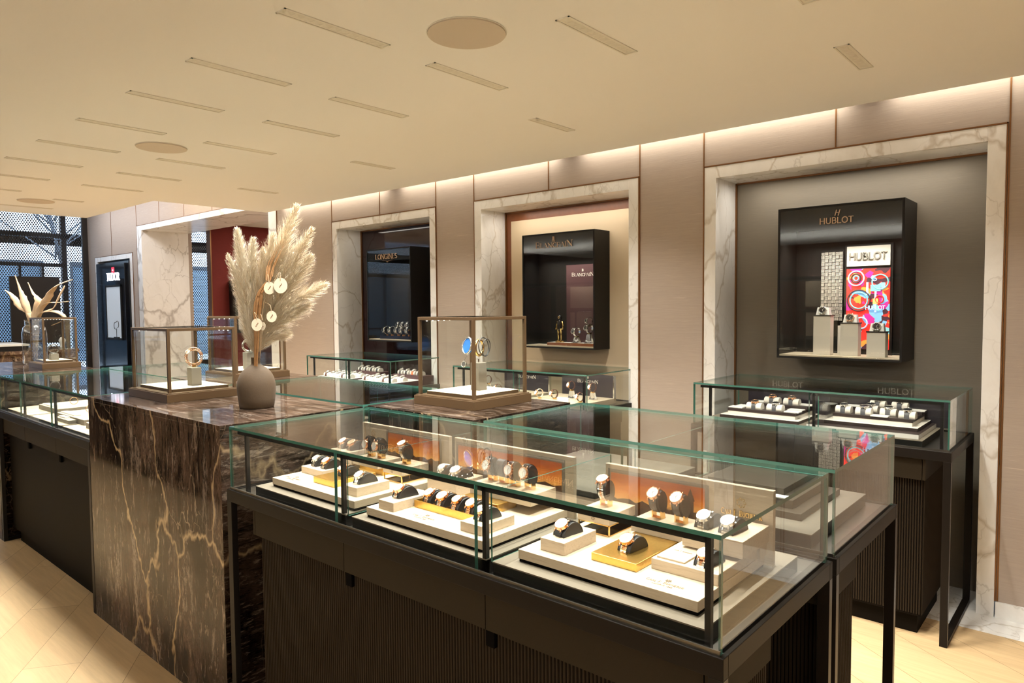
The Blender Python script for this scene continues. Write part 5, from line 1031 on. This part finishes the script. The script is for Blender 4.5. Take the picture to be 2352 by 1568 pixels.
for k, (x, y, z, lb) in enumerate(((-5.10, 4.08, .03, 'leftmost'), (-5.02, 4.08, .03, 'second'), (-4.96, 4.125, .075, 'raised left'), (-4.90, 4.125, .075, 'raised middle'), (-4.83, 4.125, .075, 'raised right'), (-4.93, 4.08, .03, 'third'), (-4.86, 4.08, .03, 'fourth'), (-4.78, 4.08, .03, 'rightmost'))):
    place('wristwatch', '%s steel watch on the stepped riser of the dark niche case' % lb, 'watch', 'rwst', ringwatch('steel', 'steel', 'dial_black'), (x, y, zf+z), 'steel watches of the dark niche case', R(-20)).scale = (1.55, 1.3, 1.35)
# ---------------- narrow black wall unit (far left) ----------------
o = T('black_wall_unit', 'tall glossy black wall unit with a small lit window and red shield sign', 'display cabinet', (-11.36, 3.9, 0)); TX = -11.23
O('body', MB().box(-12.0, -10.72, 3.93, 4.035, .02, 2.2, 'black_lacquer'), o); O('door_panel', MB().box(-11.66, -10.80, 3.90, 3.93, .4, 2.17, 'black_lacquer'), o, .003)
O('window_recess', MB().box(-11.50, -10.95, 3.892, 3.90, 1.08, 1.83, 'panel_lit').box(-11.53, -11.50, 3.885, 3.90, 1.05, 1.86, 'case_black').box(-10.95, -10.92, 3.885, 3.90, 1.05, 1.86, 'case_black').box(-11.53, -10.92, 3.885, 3.90, 1.83, 1.86, 'case_black').box(-11.53, -10.92, 3.88, 3.90, 1.05, 1.08, 'case_black'), o)
m = MB(); text(m, 'TUDOR', (TX, 3.898, 1.93), .105, 'sign_white', .17, True, 1.15, .004); O('lettering', m, o)
m = MB(); m.add([(TX-.045, 3.896, 2.12), (TX+.045, 3.896, 2.12), (TX+.045, 3.896, 2.04), (TX, 3.896, 1.995-.0+.02), (TX-.045, 3.896, 2.04), (TX-.045, 3.9, 2.12), (TX+.045, 3.9, 2.12), (TX+.045, 3.9, 2.04), (TX, 3.9, 2.015), (TX-.045, 3.9, 2.04)], [(0, 1, 2, 3, 4), (9, 8, 7, 6, 5), (0, 5, 6, 1), (1, 6, 7, 2), (2, 7, 8, 3), (3, 8, 9, 4), (4, 9, 5, 0)], 'sign_red'); m.box(TX-.015, TX+.02, 3.894, 3.896, 2.07, 2.085, 'sign_white'); O('shield_sign', m, o)
tag(O('curled_necklace', MB().ring((-11.13, 3.87, 1.26), (0, 1, 0), .05, .004, 'case_black', 20, 5, 1.2, 5.2).ring((-11.05, 3.87, 1.28), (0, 1, 0), .05, .004, 'case_black', 20, 5, 3.8, 8.0).box(-11.18, -11.0, 3.86, 3.88, 1.081, 1.095, 'case_black').tube([(-11.09, 3.87, 1.09), (-11.09, 3.87, 1.22)], .004, 'case_black', 5)), 'dark heart shaped wire stand in the small lit window', 'jewellery stand')
# ---------------- room beyond the tall opening ----------------
o = T('red_partition', 'free standing deep red partition with a pale script name seen through the tall opening', 'partition', (-11, 5.8, 0))
O('panel', MB().box(-11.12, -11.0, 5.28, 6.33, 0, 2.86, 'red_fabric').box(-11.125, -10.995, 5.262, 5.28, 0, 2.86, 'copper_trim'), o)
m = MB(); yy = 5.50; zz = 2.22; u = .13
def scr(pts): m.tube(cat([Vector((-10.995, yy+a*u, zz+b*u)) for a, b in pts], 18), .006, 'letter_light', 5)
scr([(1.0, .8), (.75, 1.05), (.35, .8), (.1, .3), (.3, -.1), (.8, 0), (1.05, .25)]); scr([(1.6, .45), (1.35, .5), (1.2, .15), (1.4, -.02), (1.62, .3), (1.65, .0), (1.8, .1)]); scr([(1.85, .1), (2.0, .5), (2.1, .4), (2.1, .05), (2.3, .1)]); scr([(2.6, 1.0), (2.45, .3), (2.5, 0), (2.7, .1)]); scr([(2.35, .6), (2.85, .62)]); scr([(2.85, .4), (2.85, .05), (3.0, .05)]); scr([(3.1, .25), (3.35, .4), (3.2, .5), (3.05, .25), (3.2, 0), (3.45, .1)]); scr([(3.5, .1), (3.6, .5), (3.7, .4), (3.8, .45)])
O('lettering', m, o)
o = T('dark_wall_case', 'black framed case with a pale back on the deep red partition', 'wall display case', (-10.9, 5.8, 1.1)); O('frame', MB().box(-10.99, -10.8, 5.55, 5.60, 1.1, 1.95, 'case_black').box(-10.99, -10.8, 6.2, 6.25, 1.1, 1.95, 'case_black').box(-10.99, -10.8, 5.6, 6.2, 1.9, 1.95, 'case_black').box(-10.99, -10.8, 5.6, 6.2, 1.1, 1.15, 'case_black'), o); O('backing', MB().box(-10.99, -10.97, 5.6, 6.2, 1.15, 1.9, 'tray_white'), o)
o = T('reception_desk', 'low burgundy desk in the room beyond the tall opening', 'desk', (-9.3, 6.0, 0)); O('body', MB().box(-10.2, -8.2, 5.6, 6.2, 0, .95, 'burgundy'), o); O('top_slab', MB().box(-10.25, -8.15, 5.55, 6.25, .95, .98, 'stone_taupe'), o)
for k, (x, y) in enumerate(((-9.9, 5.75), (-9.45, 5.75))):
    o = T('table_lamp', '%s glowing box lamp on the burgundy desk behind the glass cube' % ('left', 'right')[k], 'lamp', (x, y, .98), 'glowing box lamps'); O('shade', MB().box(x-.07, x+.07, y-.07, y+.07, 1.25, 1.48, 'lamp_glow'), o); O('stem', MB().box(x-.01, x+.01, y-.01, y+.01, .98, 1.25, 'gold'), o)
# white edged display on the window counter
o = T('window_display', 'flat dark glass display with a white rim on the window counter', 'display case', (-9.3, 2.0, 1.065)); O('base', MB().box(-9.55, -8.9, 1.3, 2.22, 1.065, 1.115, 'black_metal'), o); O('rim', MB().box(-9.56, -8.89, 1.29, 2.23, 1.115, 1.135, 'card_white'), o)
for k, (y, h_) in enumerate(((2.34, .07), (2.60, .09))):
    tag(O('white_bust', MB().lathe((-9.1, y, 1.065), [(.001, 0), (.03, 0), (.024, .02), (.027, h_*.6), (.036, h_), (.018, h_+.03), (.001, h_+.035)], 'card_white', 16)), '%s small white jewellery bust on the window counter' % ('left', 'right')[k], 'bust', 'white busts on the window counter')
o = T('dark_cabinet', 'long dark cabinet standing behind the camera, seen only mirrored in the marble', 'cabinet', (-5, -.8, 0)); O('body', MB().box(-9.5, -1.2, -1.0, -.08, .08, 1.1, 'cabinet_dark'), o); O('plinth', MB().box(-9.4, -1.3, -.95, -.13, 0, .08, 'seam_black'), o)
for k, (x, y, a_, b_) in enumerate(((2.2, -1.6, .5, 1.5), (-3.0, -2.6, 2.5, .4), (-7.5, -1.6, 1.5, .4))):  # unseen troughs, invented as housings for the added ceiling fill lights
    o = T('added_light_housing', ('wide added trough on a stand under a fill light, right of the camera', 'long added trough on a stand under a fill light, behind the camera', 'added trough on a stand under a fill light, far left behind the camera')[k], 'lamp', (x, y, 0), 'added housings of the unseen fill lights')
    O('trough', MB().box(x-a_-.02, x+a_+.02, y-b_-.02, y+b_+.02, 1.84, 1.88, 'bronze_metal'), o); O('stand', MB().box(x-.03, x+.03, y-.03, y+.03, .02, 1.84, 'bronze_metal'), o); O('base', MB().box(x-.2, x+.2, y-.2, y+.2, 0, .02, 'bronze_metal'), o)
# ---------------- wall behind the camera (seen only in reflections) ----------------
sh = MB()
for k in range(5):
    x = -9+k*2.5
    for z in (.9, 1.45): sh.box(x, x+.8, -4.19, -4.14, z, z+.45, 'cream_panel').box(x-.04, x+.84, -4.2, -4.12, z-.04, z, 'wood_orange')
S('trim_8', sh)
for k in range(5): area('shelf_light', (-8.6+k*2.5, -4.0, 2.0), .8, .05, 4, WARM, (R(-20), 0, 0))
